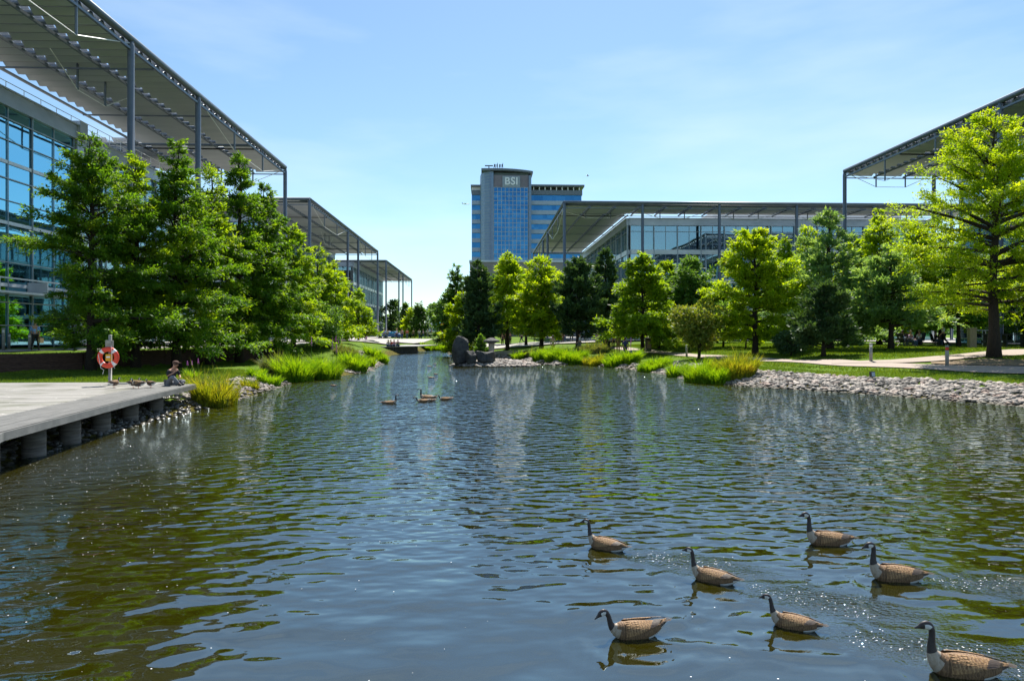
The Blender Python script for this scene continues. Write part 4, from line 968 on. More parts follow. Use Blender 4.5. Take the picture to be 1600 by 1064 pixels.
m.build('edge_boards', M['deckdark'], dk, org)
m = MB()
for i in range(len(E)-1):
    a, b = Vector((*E[i], 0)), Vector((*E[i+1], 0)); dr = (b-a).normalized(); nn = Vector((-dr.y, dr.x, 0)); L = (b-a).length
    c = (a+b)/2-nn*.03; m.box((c.x, c.y, dz-.09), (L, .05, .16), rz=math.atan2(dr.y, dr.x))
    for off in (.45, 2.2): c = (a+b)/2+nn*off; m.box((c.x, c.y, dz-.17), (L, .14, .2), rz=math.atan2(dr.y, dr.x))
m.b2((-30, 25.95, dz-.22), (E[-1][0], 26.0, dz)); m.build('fascia', M['deckdark'], dk, org)
M['pile'] = pmat('ringed_concrete_pile', (.10, .085, .07), (.24, .21, .18), .85, scale=2, stretch=(1, 1, 9), bstr=.4)
for y in (8.5, 11, 13.4, 15.2, 16.9, 18.7, 20.6, 22.6):
    for off in (.5, 2.4):
        x = np.interp(y, Ey, Ex)-off; m = MB(); z0 = min(G(x, y), 0)-.4
        m.lathe([(.23, z0), (.23, .2), (.215, .22), (.23, .24), (.23, dz-.28)], 16, (x, y, 0)); m.build('pile', M['pile'], dk, org, smooth=True)

# retaining wall
M['wallwood'] = pmat('dark_timber_wall', (.045, .022, .016), (.10, .055, .04), .9, scale=5, stretch=(1, 1, 4), bstr=.7, bdist=.03)
for i in range(len(WALL)-1):
    a, b = Vector((*WALL[i], 0)), Vector((*WALL[i+1], 0)); 
rw = thing('retaining_wall', 'dark brown stepped retaining wall along the back of the left lawn', 'wall', (-30, 32, .6))
m = MB(); cp = MB()
for i in range(len(WALL)-1):
    a, b = Vector((*WALL[i], 0)), Vector((*WALL[i+1], 0)); k = max(1, round((b-a).length/3.2)); dr = (b-a).normalized(); an = math.atan2(dr.y, dr.x)
    for j in range(k):
        c = a.lerp(b, (j+.5)/k); L = (b-a).length/k
        m.box((c.x, c.y, .95+.02*(j % 2)), (L-.02, .3, 1.35), rz=an)
        for q in range(5): m.box((c.x+.16*dr.y, c.y-.16*dr.x, .55+q*.25), (L-.06, .03, .2), rz=an)
m.build('wall_blocks', M['wallwood'], rw, (-30, 32, .6))
org = None
# left terrace ivy/grass lip
n = 9000; sidx = rs.integers(0, len(WALL)-1, n); tt = rs.random(n); A_ = WA[sidx]; B2 = WA[np.minimum(sidx+1, len(WA)-1)]
P2 = A_+(B2-A_)*tt[:, None]; P2[:, 1] += .15+rs.random(n)*.5; P2[:, 0] -= rs.random(n)*.4*(P2[:, 0] > -24)
tagit(blades('terrace_grass', np.column_stack([P2, np.full(n, 1.58)]), rs.uniform(.06, .16, n), rs.uniform(.1, .8, n), .03, 4, M['grassblade'], nseg=1), 'grass edging along the top of the dark retaining wall', 'grass', kind='stuff')

# ------------------------------------------------------------------ lifebuoy
p = atZ(172, 602, dz); org = (p[0], p[1], dz)
lf = thing('lifebuoy_stand', 'grey post holding an orange lifebuoy with a yellow bag, on the timber deck', 'lifebuoy stand', org)
m = MB(); m.lathe([(.09, 0), (.09, .02), (.055, .03), (.055, 1.75), (.04, 1.77)], 12); m.build('post', M['post'], lf, smooth=True)
m = MB(); R, r_ = .29, .085; nu, nv = 40, 12; zc = .98
vs = []; 
for i in range(nu):
    a = 2*PI*i/nu
    for j in range(nv):
        b = 2*PI*j/nv; rad = R+r_*math.cos(b); vs.append((rad*math.cos(a), -.13+r_*.75*math.sin(b), zc+rad*math.sin(a)))
for i in range(nu):
    m.cur = 1 if (i+2) % 10 in (0, 1) and False else 0
    white = any(abs(((i*9)-w+180) % 360-180) < 9 for w in (40, 130, 225, 310)); m.cur = 1 if white else 0
    b0 = len(m.v)
    q = [(i*nv+j, i*nv+(j+1) % nv, ((i+1) % nu)*nv+(j+1) % nv, ((i+1) % nu)*nv+j) for j in range(nv)]
    m.f += q; m.m += [m.cur]*len(q)
m.v = vs; m.build('ring', [M['orange'], M['white']], lf, smooth=True)
m = MB(); m.box((0, -.05, 1.42), (.26, .06, .3)); m.box((0, -.09, 1.52), (.2, .04, .14)); m.build('bracket', M['post'], lf, bevel=.01)
m = MB(); m.box((.05, -.17, .98), (.2, .10, .24)); bg = m.build('rope_bag', M['yellow'], lf, bevel=.02)
m = MB(); m.box((.05, -.225, 1.0), (.13, .01, .05)); m.build('bag_label', M['white'], bg)
m = MB(); m.tube([(.14, -.2, 1.38), (.17, -.22, 1.1), (.16, -.2, .85), (.2, -.2, .72), (.26, -.2, .6)], .008, 5)
m.tube([(-.3, -.2, 1.1), (-.2, -.22, .62), (-.12, -.18, .55), (-.16, -.18, .4)], .008, 5); m.build('rope', M['white'], lf)
# fallen boat hook
a = atZ(172, 600, dz); b = atZ(208, 602, dz)
m = MB(); m.tube([(a[0], a[1], dz+.1), ((a[0]+b[0])/2, b[1]-.02, dz+.06), (b[0], b[1], dz+.06)], .022, 8)
m.tube([(a[0]-.03, a[1], dz+.12), (a[0]-.02, a[1]-.1, dz+.25)], .018, 6); o = m.build('boat_hook', M['steel'], smooth=True)
tagit(o, 'blue-grey pole lying on the deck beside the lifebuoy post', 'pole')

# ------------------------------------------------------------------ geese and ducks
M['plume'] = None
def plumemat(name, a, b, c, sc=30):
    m, nt = newmat(name); o = nt.nodes.new('ShaderNodeOutputMaterial'); p = nt.nodes.new('ShaderNodeBsdfPrincipled'); nt.links.new(p.outputs[0], o.inputs[0])
    v = coord(nt, (1, 1, 1), 'obj'); w = nt.nodes.new('ShaderNodeTexWave'); nt.links.new(v, w.inputs['Vector']); w.wave_type = 'BANDS'; w.bands_direction = 'X'
    w.inputs['Scale'].default_value = sc/3; w.inputs['Distortion'].default_value = 6; w.inputs['Detail'].default_value = 3; w.inputs['Detail Scale'].default_value = 2.5
    f = noise(nt, v, 26, 5)
    col = mixc(nt, f, ramp(nt, w.outputs['Fac'], [(.15, a), (.6, b), (.9, c)]), ramp(nt, f, [(.3, a), (.7, c)]))
    nt.links.new(col, p.inputs['Base Color']); p.inputs['Roughness'].default_value = .7
    nt.links.new(bump(nt, w.outputs['Fac'], .5, .006), p.inputs['Normal']); return m
M['plume'] = plumemat('brown_barred_plumage', (.11, .06, .03), (.18, .10, .048), (.27, .16, .08))
M['wingm'] = plumemat('wing_feathers', (.15, .075, .03), (.28, .15, .062), (.42, .25, .11), 24)
M['breast'] = plumemat('cream_breast', (.36, .28, .20), (.42, .34, .26), (.48, .40, .32), 16)
M['rump'] = pmat('white_rump', (.78, .77, .75), (.65, .64, .62), .7, kind='obj', scale=20, bstr=.2)
M['blackp'] = pmat('black_neck_plumage', (.012, .008, .009), (.03, .02, .02), .5, kind='obj', scale=30, bstr=.2)
M['billm'] = pmat('dark_bill', (.03, .028, .028), (.05, .045, .045), .3, kind='obj', scale=10, bstr=0)
M['primary'] = pmat('dark_flight_feathers', (.03, .02, .016), (.07, .045, .03), .6, kind='obj', scale=30, stretch=(.4, 3, 3), bstr=.3)
def bird(pose, neck_col='blackp', body='plume', small=False, jit=0):
    if pose == 'up': nk = [(.325, .165, .072, .078), (.35, .215, .05, .052), (.352, .28, .034, .038), (.346, .35, .029, .032), (.345, .405, .029, .032), (.358, .442, .034, .036)]; hd = (.358, .442); da = 0
    elif pose == 'fwd': nk = [(.325, .16, .07, .075), (.355, .205, .046, .05), (.372, .26, .033, .036), (.38, .32, .029, .031), (.39, .37, .029, .031), (.41, .405, .034, .036)]; hd = (.41, .405); da = -.05
    elif pose == 'low': nk = [(.33, .12, .066, .07), (.375, .145, .045, .05), (.405, .19, .034, .037), (.42, .24, .03, .032), (.445, .285, .03, .032), (.48, .305, .034, .036)]; hd = (.48, .305); da = -.3
    else: nk = [(.31, .13, .06, .065), (.335, .17, .045, .05), (.345, .21, .036, .04), (.355, .245, .036, .04)]; hd = (.355, .245); da = -.05
    if jit:
        g = random.Random(jit); a_, b_ = g.uniform(-.03, .03), g.uniform(-.035, .02); da += g.uniform(-.28, .12); kn = len(nk)
        nk = [(x+a_*(i/kn)**1.5, z+b_*(i/kn), w_, h_) for i, (x, z, w_, h_) in enumerate(nk)]; hd = (nk[-1][0], nk[-1][1])
    c, s = math.cos(da), math.sin(da)
    hp = [(.034, .014, .038, .040), (.068, .012, .034, .036), (.098, .004, .024, .026), (.112, 0, .017, .017), (.135, -.006, .0155, .012), (.158, -.012, .011, .007), (.166, -.014, .004, .003)]
    hp = [(hd[0]+x*c-z*s, hd[1]+x*s+z*c, w, h) for x, z, w, h in hp]
    tl = .03 if pose == 'low' else 0
    ring = [(-.40, .115+tl*2, .012, .006), (-.36, .11+tl*1.6, .045, .022), (-.30, .10+tl, .075, .052), (-.22, .09+tl*.5, .115, .082), (-.1, .082, .15, .112), (.02, .08, .165, .125), (.13, .082, .158, .125), (.22, .09, .132, .112), (.28, .115, .10, .098)]+nk+hp
    nb = 9; nn_ = len(nk); n = 18; vs = []; V = [Vector((r[0], 0, r[1])) for r in ring]
    for i, (x, z, w, h) in enumerate(ring):
        t = (V[min(i+1, len(V)-1)]-V[max(i-1, 0)]).normalized()
        if i < 7: t = Vector((1, 0, 0))
        up = Vector((-t.z, 0, t.x))
        for k in range(n):
            a = 2*PI*k/n; vs.append(V[i]+Vector((0, 1, 0))*w*math.cos(a)+up*h*math.sin(a))
    fs = []; mi = []
    for i in range(len(ring)-1):
        for k in range(n):
            fs.append((i*n+k, i*n+(k+1) % n, (i+1)*n+(k+1) % n, (i+1)*n+k)); a = 2*PI*(k+.5)/n; sn = math.sin(a)
            if i < 2: q = 3 if sn < 0 else 5
            elif i < 4: q = 3 if sn < -.2 else 0
            elif i < 6: q = 0
            elif i < nb+1: q = 1 if (sn < .35 or i >= nb) and i > 7 else 0
            elif i == nb+1: q = 2
            elif i < nb+nn_-1: q = 2
            elif i < nb+nn_+1: q = 3 if (-.95 < sn < .25) else 2
            elif i < nb+nn_+3: q = 2
            else: q = 4
            mi.append(q)
    fs += [tuple(range(n)), tuple(reversed([(len(ring)-1)*n+k for k in range(n)]))]; mi += [0, 4]
    m = MB(); m.v = [tuple(v) for v in vs]; m.f = fs; m.m = mi
    body_o = (m, [M[body], M['breast'], M[neck_col], M['rump'], M['billm'], M['primary']])
    return body_o, ring, tl
def wing_mesh(sgn, tl):
    """folded wing: curved shell with three tiers of overlapping feathers"""
    m = MB()
    def surf(u, v, lift=0):      # u 0 shoulder..1 tip, v 0 top..1 flank
        x = .215-.60*u; wmax = .168*math.sin(min(1, (u*.80+.20))*PI)**.55+.012
        a = math.radians(78-78*v*(1-.25*u)); top = .21*(1-.28*u*u)+.0*u
        hh = top-.075+lift; y = (wmax+lift)*math.cos(a)*.98+.012; z = .075+hh*math.sin(a)*(1-.15*u)+tl*u*u*2.2
        return (x, sgn*y, max(z, .02))
    nu, nv = 18, 8; b = []
    for i in range(nu+1):
        for j in range(nv+1):
            u, v = i/nu, j/nv*(1-.65*(i/nu)**1.5); b.append(surf(u, v, .006))
    fs = [(i*(nv+1)+j, i*(nv+1)+j+1, (i+1)*(nv+1)+j+1, (i+1)*(nv+1)+j) for i in range(nu) for j in range(nv)]
    if sgn < 0: fs = [tuple(reversed(f)) for f in fs]
    m.addf(b, fs)
    for tier, (u0, u1, ln, cnt, lift, mat) in enumerate(((.02, .40, .17, 11, .008, 0), (.22, .62, .24, 9, .011, 0), (.42, .74, .32, 7, .015, 1))):
        m.cur = mat
        for q in range(cnt):
            for row in range(3 if tier < 2 else 1):
                v = (q+.5)/cnt*(.95-.35*u1); uu = u0+(u1-u0)*((row+.5*(q % 2))/3 if tier < 2 else .3+.5*(1-q/cnt)); hw_ = .55/cnt*(.95-.35*u1)
                P_ = []
                for k in range(5):
                    t = k/4; w = hw_*(1.15, 1.25, 1.1, .8, .15)[k]; u = min(uu+ln*t*.75, 1.0); vv = v*(1-.35*max(0, u-.55))
                    P_.append(surf(u, max(vv-w, 0), lift+.004*q/cnt)); P_.append(surf(u, min(vv+w, 1), lift+.004*q/cnt+.003))
                f = [(2*k, 2*k+1, 2*k+3, 2*k+2) for k in range(4)]
                m.addf(P_, f)
    return m
def make_bird(name, label, cat, pose, small=False, cat_key='', neck='blackp', body='plume', group=None):
    root = thing(name, label, cat, (0, 0, 0), group=group); (m, mats), ring, tl = bird(pose, neck, body, jit=int(cat_key[5:]) if cat_key[5:].isdigit() else 0)
    bo = m.build('body', mats, root, smooth=True); ss = bo.modifiers.new('smooth', 'SUBSURF'); ss.levels = 1; ss.render_levels = 1
    for s in (1, -1):
        w = wing_mesh(s, tl).build('wing', [M['wingm'], M['primary']], root, smooth=True)
    m = MB(); r0 = ring[1]
    for q in range(7):
        a = (q-3)*.16; m.addf([(-.34, .03*a*5*.4-.012, .125+tl*1.6), (-.34, .03*a*5*.4+.012, .128+tl*1.6), (-.47+.012*abs(q-3), a*.13+.013, .125+tl*2.4), (-.48+.012*abs(q-3), a*.13-.013, .122+tl*2.4)], [(0, 1, 2, 3)])
    m.build('tail', M['primary'], root)
    m = MB(); h = ring[-6]
    if 'deck' in cat_key:
        lg = MB()
        for s in (1, -1): lg.tube([(.02, s*.05, .0), (.03, s*.05, -.12)], .008, 5); lg.box((.06, s*.05, -.118), (.09, .06, .006))
        lg.build('legs', M['orange'], root)
    for s in (1, -1): m.ell((h[0]+.004, s*(h[2]-.004), h[1]+.010), (.006, .004, .006), 8, 6)
    m.build('eyes', M['billm'], root, smooth=True)
    return root
PR = {}
def put_bird(key, pose, x, y, z, hd, sc, name, label, cat, neck='blackp', body='plume', group=None):
    k = (key, pose)
    if k not in PR: PR[k] = make_bird(name, label, cat, pose, cat_key=key, neck=neck, body=body, group=group); r = PR[k]
    else: r = copy_tree(PR[k]); tagit(r, label, cat, group)
    r.location = (x, y, z); r.rotation_euler = (0, 0, math.radians(hd)); r.scale = sc if isinstance(sc, tuple) else (sc, sc, sc); return r
for (px, py, hd, pose, sc, lb_) in GEESE:
    c = atZ(px, py-3, 0); put_bird('goose%d' % px, pose, c[0], c[1], -.03*sc, hd, (sc*.76, sc*.66, sc*.93), 'goose', lb_, 'goose', group='geese swimming in the near pond')
for (px, py, hd, pose, sc, lb_) in [
    (607, 631, 4, 'up', .78, 'brown goose swimming right, leftmost of the middle-distance geese'),
    (670, 623, 178, 'up', .92, 'tallest goose of the small middle-distance group, swimming left'),
    (663, 628, 200, 'low', .74, 'goose dipping its head in front of the tallest middle-distance goose'),
    (673, 627, 175, 'low', .62, 'small goose partly behind the dipping goose'),
    (698, 625, 176, 'low', .72, 'goose with bent neck, rightmost of the middle-distance group')]:
    c = atZ(px, py, 0); put_bird('goose', pose, c[0], c[1], -.03, hd, sc, 'goose', lb_, 'goose', group='geese in the middle of the pond')
M['greyp'] = plumemat('grey_plumage', (.2, .2, .2), (.45, .45, .44), (.65, .65, .64)); M['darkp'] = plumemat('dark_duck_plumage', (.03, .022, .02), (.08, .055, .045), (.15, .10, .08))
for (px, py, hd, sc, body, lb_) in [
    (674, 591, 178, .55, 'greyp', 'grey and white duck swimming alone in the bright channel water'),
    (681, 585, 160, .4, 'darkp', 'small dark duck beyond the grey and white one'),
    (671, 573, 185, .5, 'rump', 'white bird floating near the left tip of the stone island'),
    (679, 569, 10, .4, 'rump', 'smaller white bird farther up the channel'),
    (521, 603, 190, .45, 'darkp', 'dark duck in the shadowed water before the left bank reeds')]:
    c = atZ(px, py, 0); put_bird('duck'+body, 'duck', c[0], c[1], -.02, hd, sc, 'duck', lb_, 'duck', 'blackp' if body != 'rump' else 'rump', body, 'ducks on the far water')
for (px, py, hd, sc, lb_) in [(177, 606, 60, .52, 'dark duck at the foot of the lifebuoy post'), (207, 606, 30, .5, 'dark duck beside the end of the pole on the deck'), (217, 607, 200, .55, 'hunched brown duck resting right of the pole on the deck'), (236, 606, 170, .45, 'small black and white duck on the deck nearest the seated man')]:
    c = atZ(px, py, dz); put_bird('deckduck', 'duck', c[0], c[1], dz+.10, hd, (sc*1.0, sc*1.1, sc*1.55), 'duck', lb_, 'duck', 'blackp', 'darkp', 'ducks resting on the deck')
# pollen, seeds and bubbles, plus white flecks painting sun glitter by deck and wakes
n = 1000; fx_ = rs.uniform(-9, 9, n); fy_ = 3.6+rs.uniform(0, 1, n)**1.6*16; kk = rs.random(n) < .25+.75*np.exp(-((fx_+5)/3.5)**2-((fy_-8)/6)**2)
gx_ = rs.normal(-7.2, 1.6, 700); gy_ = rs.normal(13.5, 3, 700); gk = pond_sd(gx_, gy_) < -.3; px_ = [fx_[kk], gx_[gk]]; py_ = [fy_[kk], gy_[gk]]; sz_ = [rs.uniform(.002, .007, kk.sum()), rs.uniform(.003, .010, gk.sum())]
for (c, hx, hy, sc) in CHG:
    u = rs.uniform(.35, 1.5, 90); q = rs.normal(0, .12, 90)*(.5+u*.7); px_.append(c[0]-hx*u-hy*q); py_.append(c[1]-hy*u+hx*q); sz_.append(rs.uniform(.0015, .007, 90))
px_ = np.concatenate(px_); py_ = np.concatenate(py_); sz_ = np.concatenate(sz_); an = np.arange(6)*PI/3
V = np.stack([px_[:, None]+sz_[:, None]*np.cos(an)*1.2, py_[:, None]+sz_[:, None]*np.sin(an), np.full((len(px_), 6), .012)], -1)
tagit(npmesh('seeds_and_glints', V, np.arange(len(px_)*6).reshape(-1, 6), M['white']), 'tiny pale specks of pollen and bubbles floating on the near water', 'specks', kind='stuff')
# the distant bird and aircraft in the sky
def plane():
    c = atY(728, 319, 900); root = thing('airliner', 'tiny white airliner flying in the sky left of the tower', 'aeroplane', c, rotz=PI)
    m = MB(); m.tube([(-4.6, 0, 0), (-4, 0, 0), (4, 0, .1), (5, 0, .4)], [.1, .55, .5, .1], 10); m.build('fuselage', M['white'], root, smooth=True)
    for s in (1, -1):
        m = MB(); m.addf([(-1.2, s*.4, -.1), (.9, s*.4, -.1), (2.3, s*5, .25), (1.5, s*5, .25), (-1.2, s*.4, .1), (.9, s*.4, .1), (2.3, s*5, .33), (1.5, s*5, .33)], [(0, 1, 2, 3), (4, 7, 6, 5), (0, 4, 5, 1), (1, 5, 6, 2), (2, 6, 7, 3), (3, 7, 4, 0)]); m.build('wing', M['frame'], root)
    m = MB(); m.addf([(3.6, -.05, .4), (4.9, -.05, .4), (5.4, -.05, 2), (4.7, -.05, 2), (3.6, .05, .4), (4.9, .05, .4), (5.4, .05, 2), (4.7, .05, 2)], [(0, 1, 2, 3), (4, 7, 6, 5), (0, 4, 5, 1), (1, 5, 6, 2), (2, 6, 7, 3), (3, 7, 4, 0)]); m.build('tail_fin', M['frame'], root)
plane()
c = atY(918, 275, 200); root = thing('flying_bird', 'small dark bird flying in the sky above the tower wing', 'bird', c)
m = MB(); m.ell((0, 0, 0), (.35, .12, .12), 10, 6); m.tube([(.3, 0, .05), (.45, 0, .08), (.52, 0, .07)], [.08, .06, .01], 6); m.build('body', M['blackp'], root, smooth=True)
for s in (1, -1):
    m = MB(); m.addf([(.15, s*.08, .05), (-.12, s*.08, .04), (-.18, s*.4, .28), (-.05, s*.75, .2), (.1, s*.4, .3)], [(0, 1, 2, 4), (4, 2, 3)]); m.build('wing', M['blackp'], root)

# ------------------------------------------------------------------ people
def skinmesh(nodes, edges, sub=1):
    """nodes: (pos, rx, ry) ; root first"""
    me = bpy.data.meshes.new('tmp'); me.from_pydata([n[0] for n in nodes], edges, []); o = bpy.data.objects.new('tmp', me); COL.objects.link(o)
    sm = o.modifiers.new('s', 'SKIN'); sm.use_smooth_shade = True; sm.branch_smoothing = .5
    for i, n in enumerate(nodes): me.skin_vertices[0].data[i].radius = (n[1], n[2])
    me.skin_vertices[0].data[0].use_root = True
    ss = o.modifiers.new('b', 'SUBSURF'); ss.levels = sub; ss.render_levels = sub
    bpy.context.view_layer.update(); dg = bpy.context.evaluated_depsgraph_get(); out = bpy.data.meshes.new_from_object(o.evaluated_get(dg)); bpy.data.objects.remove(o)
    for p in out.polygons: p.use_smooth = True
    return out
def pose_joints(pose):
    J = dict(pel=(0, 0, .96), spi=(0, 0, 1.14), che=(0, .0, 1.34), nec=(0, -.005, 1.49), hd0=(0, .01, 1.56), hd1=(0, .015, 1.655), hd2=(0, .005, 1.73))
    for s, n in ((1, 'R'), (-1, 'L')):
        sw = (.16 if s > 0 else -.16) if pose == 'walk' else 0
        J['sh'+n] = (s*.175, 0, 1.42); J['el'+n] = (s*.235, -.02-sw*.6, 1.14); J['wr'+n] = (s*.235, .06-sw*1.3, .91); J['ha'+n] = (s*.23, .085-sw*1.5, .84)
        J['hi'+n] = (s*.09, 0, .90); J['kn'+n] = (s*.095, .05+sw*1.0, .49); J['an'+n] = (s*.095, -.02+sw*1.9-(.12 if sw < 0 else 0), .09+(.10 if sw < 0 else 0)); J['to'+n] = (s*.105, .13+sw*1.9-(.1 if sw < 0 else 0), .035+(.02 if sw < 0 else 0))
    if pose in ('sit', 'ground'):
        dzz = -.50 if pose == 'sit' else -.84
        for k in list(J): x, y, z = J[k]; J[k] = (x, y, z+dzz)
        for s, n in ((1, 'R'), (-1, 'L')):
            if pose == 'sit':
                J['kn'+n] = (s*.12, .44, .48); J['an'+n] = (s*.12, .46, .09); J['to'+n] = (s*.12, .62, .035); J['hi'+n] = (s*.09, .02, .45)
                J['el'+n] = (s*.25, .06, .66); J['wr'+n] = (s*.16, .27, .58); J['ha'+n] = (s*.12, .34, .56)
            else:
                J['hi'+n] = (s*.09, .02, .10); J['kn'+n] = (s*.26, .36, .34 if s > 0 else .14); J['an'+n] = (s*.10, .50 if s > 0 else .34, .07); J['to'+n] = (s*.16, .64 if s > 0 else .42, .05)
                J['el'+n] = (s*.25, .12, .34); J['wr'+n] = (s*.13, .30, .46 if s > 0 else .3); J['ha'+n] = (s*.09, .32, .54 if s > 0 else .28)
        if pose == 'ground':
            for k, f in (('che', .06), ('nec', .14), ('hd0', .18), ('hd1', .22), ('hd2', .24)): x, y, z = J[k]; J[k] = (x, y+f, z-f*.35)
            for n in 'RL': x, y, z = J['sh'+n]; J['sh'+n] = (x, y+.1, z-.04)
    return J
PM = {}
def person_meshes(pose):
    if pose in PM: return PM[pose]
    J = pose_joints(pose)
    R = dict(pel=(.15, .10), spi=(.125, .09), che=(.15, .105), nec=(.05, .052), hd0=(.062, .075), hd1=(.078, .095), hd2=(.055, .07))
    for n in 'RL': R.update({'sh'+n: (.052, .052), 'el'+n: (.036, .036), 'wr'+n: (.025, .025), 'ha'+n: (.034, .02), 'hi'+n: (.085, .088), 'kn'+n: (.055, .055), 'an'+n: (.034, .036), 'to'+n: (.036, .026)})
    names = list(J); names.remove('pel'); names = ['pel']+names; ix = {k: i for i, k in enumerate(names)}
    ed = [('pel', 'spi'), ('spi', 'che'), ('che', 'nec'), ('nec', 'hd0'), ('hd0', 'hd1'), ('hd1', 'hd2')]
    for n in 'RL': ed += [('che', 'sh'+n), ('sh'+n, 'el'+n), ('el'+n, 'wr'+n), ('wr'+n, 'ha'+n), ('pel', 'hi'+n), ('hi'+n, 'kn'+n), ('kn'+n, 'an'+n), ('an'+n, 'to'+n)]
    body = skinmesh([(J[k], *R[k]) for k in names], [(ix[a], ix[b]) for a, b in ed], 1)
    # fingers, nose and ears joined into the one body mesh
    m = MB()
    for n, s in (('R', 1), ('L', -1)):
        w, h = Vector(J['wr'+n]), Vector(J['ha'+n]); d = (h-w).normalized(); sd = Vector((0, 1, 0)) if abs(d.y) < .7 else Vector((1, 0, 0)); sd = (sd-d*sd.dot(d)).normalized(); cu_ = Vector((-s, 0, 0)); cu_ = (cu_-d*cu_.dot(d)); 
        cu_ = cu_.normalized() if cu_.length > .2 else Vector((0, 0, -1))
        for q, L in enumerate((.072, .082, .076, .06)):
            b = h+sd*(q-1.5)*.019; m.tube([b-d*.01, b+d*L*.45, b+d*L*.8+cu_*.018, b+d*L*.92+cu_*.035], [.0095, .009, .008, .006], 6)
        b = w+d*.035+sd*.026; m.tube([b, b+sd*.025+d*.025, b+sd*.03+d*.055+cu_*.01], [.011, .010, .007], 6)
    h = Vector(J['hd1']); m.tube([h+Vector((0, .085, .01)), h+Vector((0, .108, -.018)), h+Vector((0, .088, -.03))], [.008, .014, .01], 6)
    for s in (1, -1): m.ell(h+Vector((s*.078, -.005, -.01)), (.012, .02, .03), 8, 6)
    b0 = len(body.vertices); vs = [tuple(v.co) for v in body.vertices]+[tuple(v) for v in m.v]; fs = [tuple(p.vertices) for p in body.polygons]+[tuple(i+b0 for i in f) for f in m.f]
    bm_ = bpy.data.meshes.new('body'); bm_.from_pydata(vs, [], fs); bm_.update()
    for p in bm_.polygons: p.use_smooth = True
    g = .014
    def sub(keys, edges, grow, over=None):
        over = over or {}
        kk = {k: i for i, k in enumerate(keys)}; return skinmesh([(J[k], R[k][0]+grow*over.get(k, 1), R[k][1]+grow*over.get(k, 1)) for k in keys], [(kk[a], kk[b]) for a, b in edges], 1)
    sk = ['spi', 'pel', 'che']+[a+n for n in 'RL' for a in ('sh', 'el')]
    shirt = sub(sk, [('pel', 'spi'), ('spi', 'che')]+[e for n in 'RL' for e in (('che', 'sh'+n), ('sh'+n, 'el'+n))], .018)
    lk = ['pel']+[a+n for n in 'RL' for a in ('hi', 'kn', 'an')]
    R2 = {k: R[k] for k in lk}
    trs = sub(lk, [e for n in 'RL' for e in (('pel', 'hi'+n), ('hi'+n, 'kn'+n), ('kn'+n, 'an'+n))], .02)
    m = MB(); m.ell(h+Vector((0, -.022, .035)), (.092, .10, .098), 14, 10); hair = m
    fc = MB()
    for s in (1, -1): fc.ell(h+Vector((s*.032, .088, .012)), (.012, .006, .007), 8, 6)
    fc.box(h+Vector((0, .085, -.052)), (.045, .008, .01))
    sh = MB()
    for n in 'RL':
        a, t = Vector(J['an'+n]), Vector(J['to'+n]); sh.tube([a+Vector((0, -.05, -.03)), a+Vector((0, .0, -.02)), (a+t)/2+Vector((0, 0, -.01)), t, t+(t-a).normalized()*.03], [.035, .05, .045, .042, .02], 8)
    PM[pose] = (bm_, shirt, trs, hair, fc, sh); return PM[pose]
PC = {}
def person(x, y, z, rz, pose, top, bottom, label, hair='hair', sc=1.0, group='people around the pond', extra=None, hat=None):
    bm_, shirt, trs, hairb, fc, sh = person_meshes(pose)
    if z is None: z = G(x, y)+.05
    root = thing('person', label, 'person', (x, y, z), rz, group); root.scale = (sc, sc, sc)
    if (pose, 'mb') not in PC: 
        PC[(pose, 'mb')] = [b.build('t', M['hair']).data for b in (hairb, fc, sh)]
        for o in [o for o in COL.objects if o.name.startswith('t') and o.data in PC[(pose, 'mb')]]: bpy.data.objects.remove(o)
    hb, fb, sb = PC[(pose, 'mb')]
    for nm, me, mt in (('body', bm_, 'skin'), ('shirt', shirt, top), ('trousers', trs, bottom), ('hair', hb, hair), ('face_features', fb, 'hair'), ('shoes', sb, 'shoe')):
        o = bpy.data.objects.new(nm, me); COL.objects.link(o); o.parent = root
        if not me.materials: me.materials.append(M[mt])
        o.material_slots[0].link = 'OBJECT'; o.material_slots[0].material = M[mt]
        for p in me.polygons: p.use_smooth = True
    return root
def facing(deg): return math.radians(deg)   # 0 = looks away from the camera (+Y)
p = atY(55, 546, 41.5); person(p[0], p[1], None, facing(20), 'walk', 'light_blue_cloth', 'black_cloth', 'person in light blue shirt walking away beside the nearest left glass building')
m = MB(); q = Vector((p[0]+.29, 41.55, G(p[0], 41.5)+.62)); m.box(q, (.12, .34, .28)); m.tube([q+Vector((0, -.1, .14)), q+Vector((0, 0, .26)), q+Vector((0, .1, .14))], .012, 5)
tagit(m.build('hand_bag', M['wood_post'], bevel=.02), 'brown bag carried by the man in the light blue shirt', 'bag')
p = atZ(267, 602, dz); root = person(p[0], p[1], dz, facing(-115), 'ground', 'black_cloth', 'grey_cloth', 'person in black top and red-brown cap sitting cross-legged at the corner of the deck')
m = MB(); J = pose_joints('ground'); h = Vector(J['hd1']); m.ell(h+Vector((0, -.01, .065)), (.1, .115, .07), 14, 8); m.box(h+Vector((0, .13, .055)), (.13, .12, .015)); m.build('cap', M['brown_cloth'], root, smooth=True)
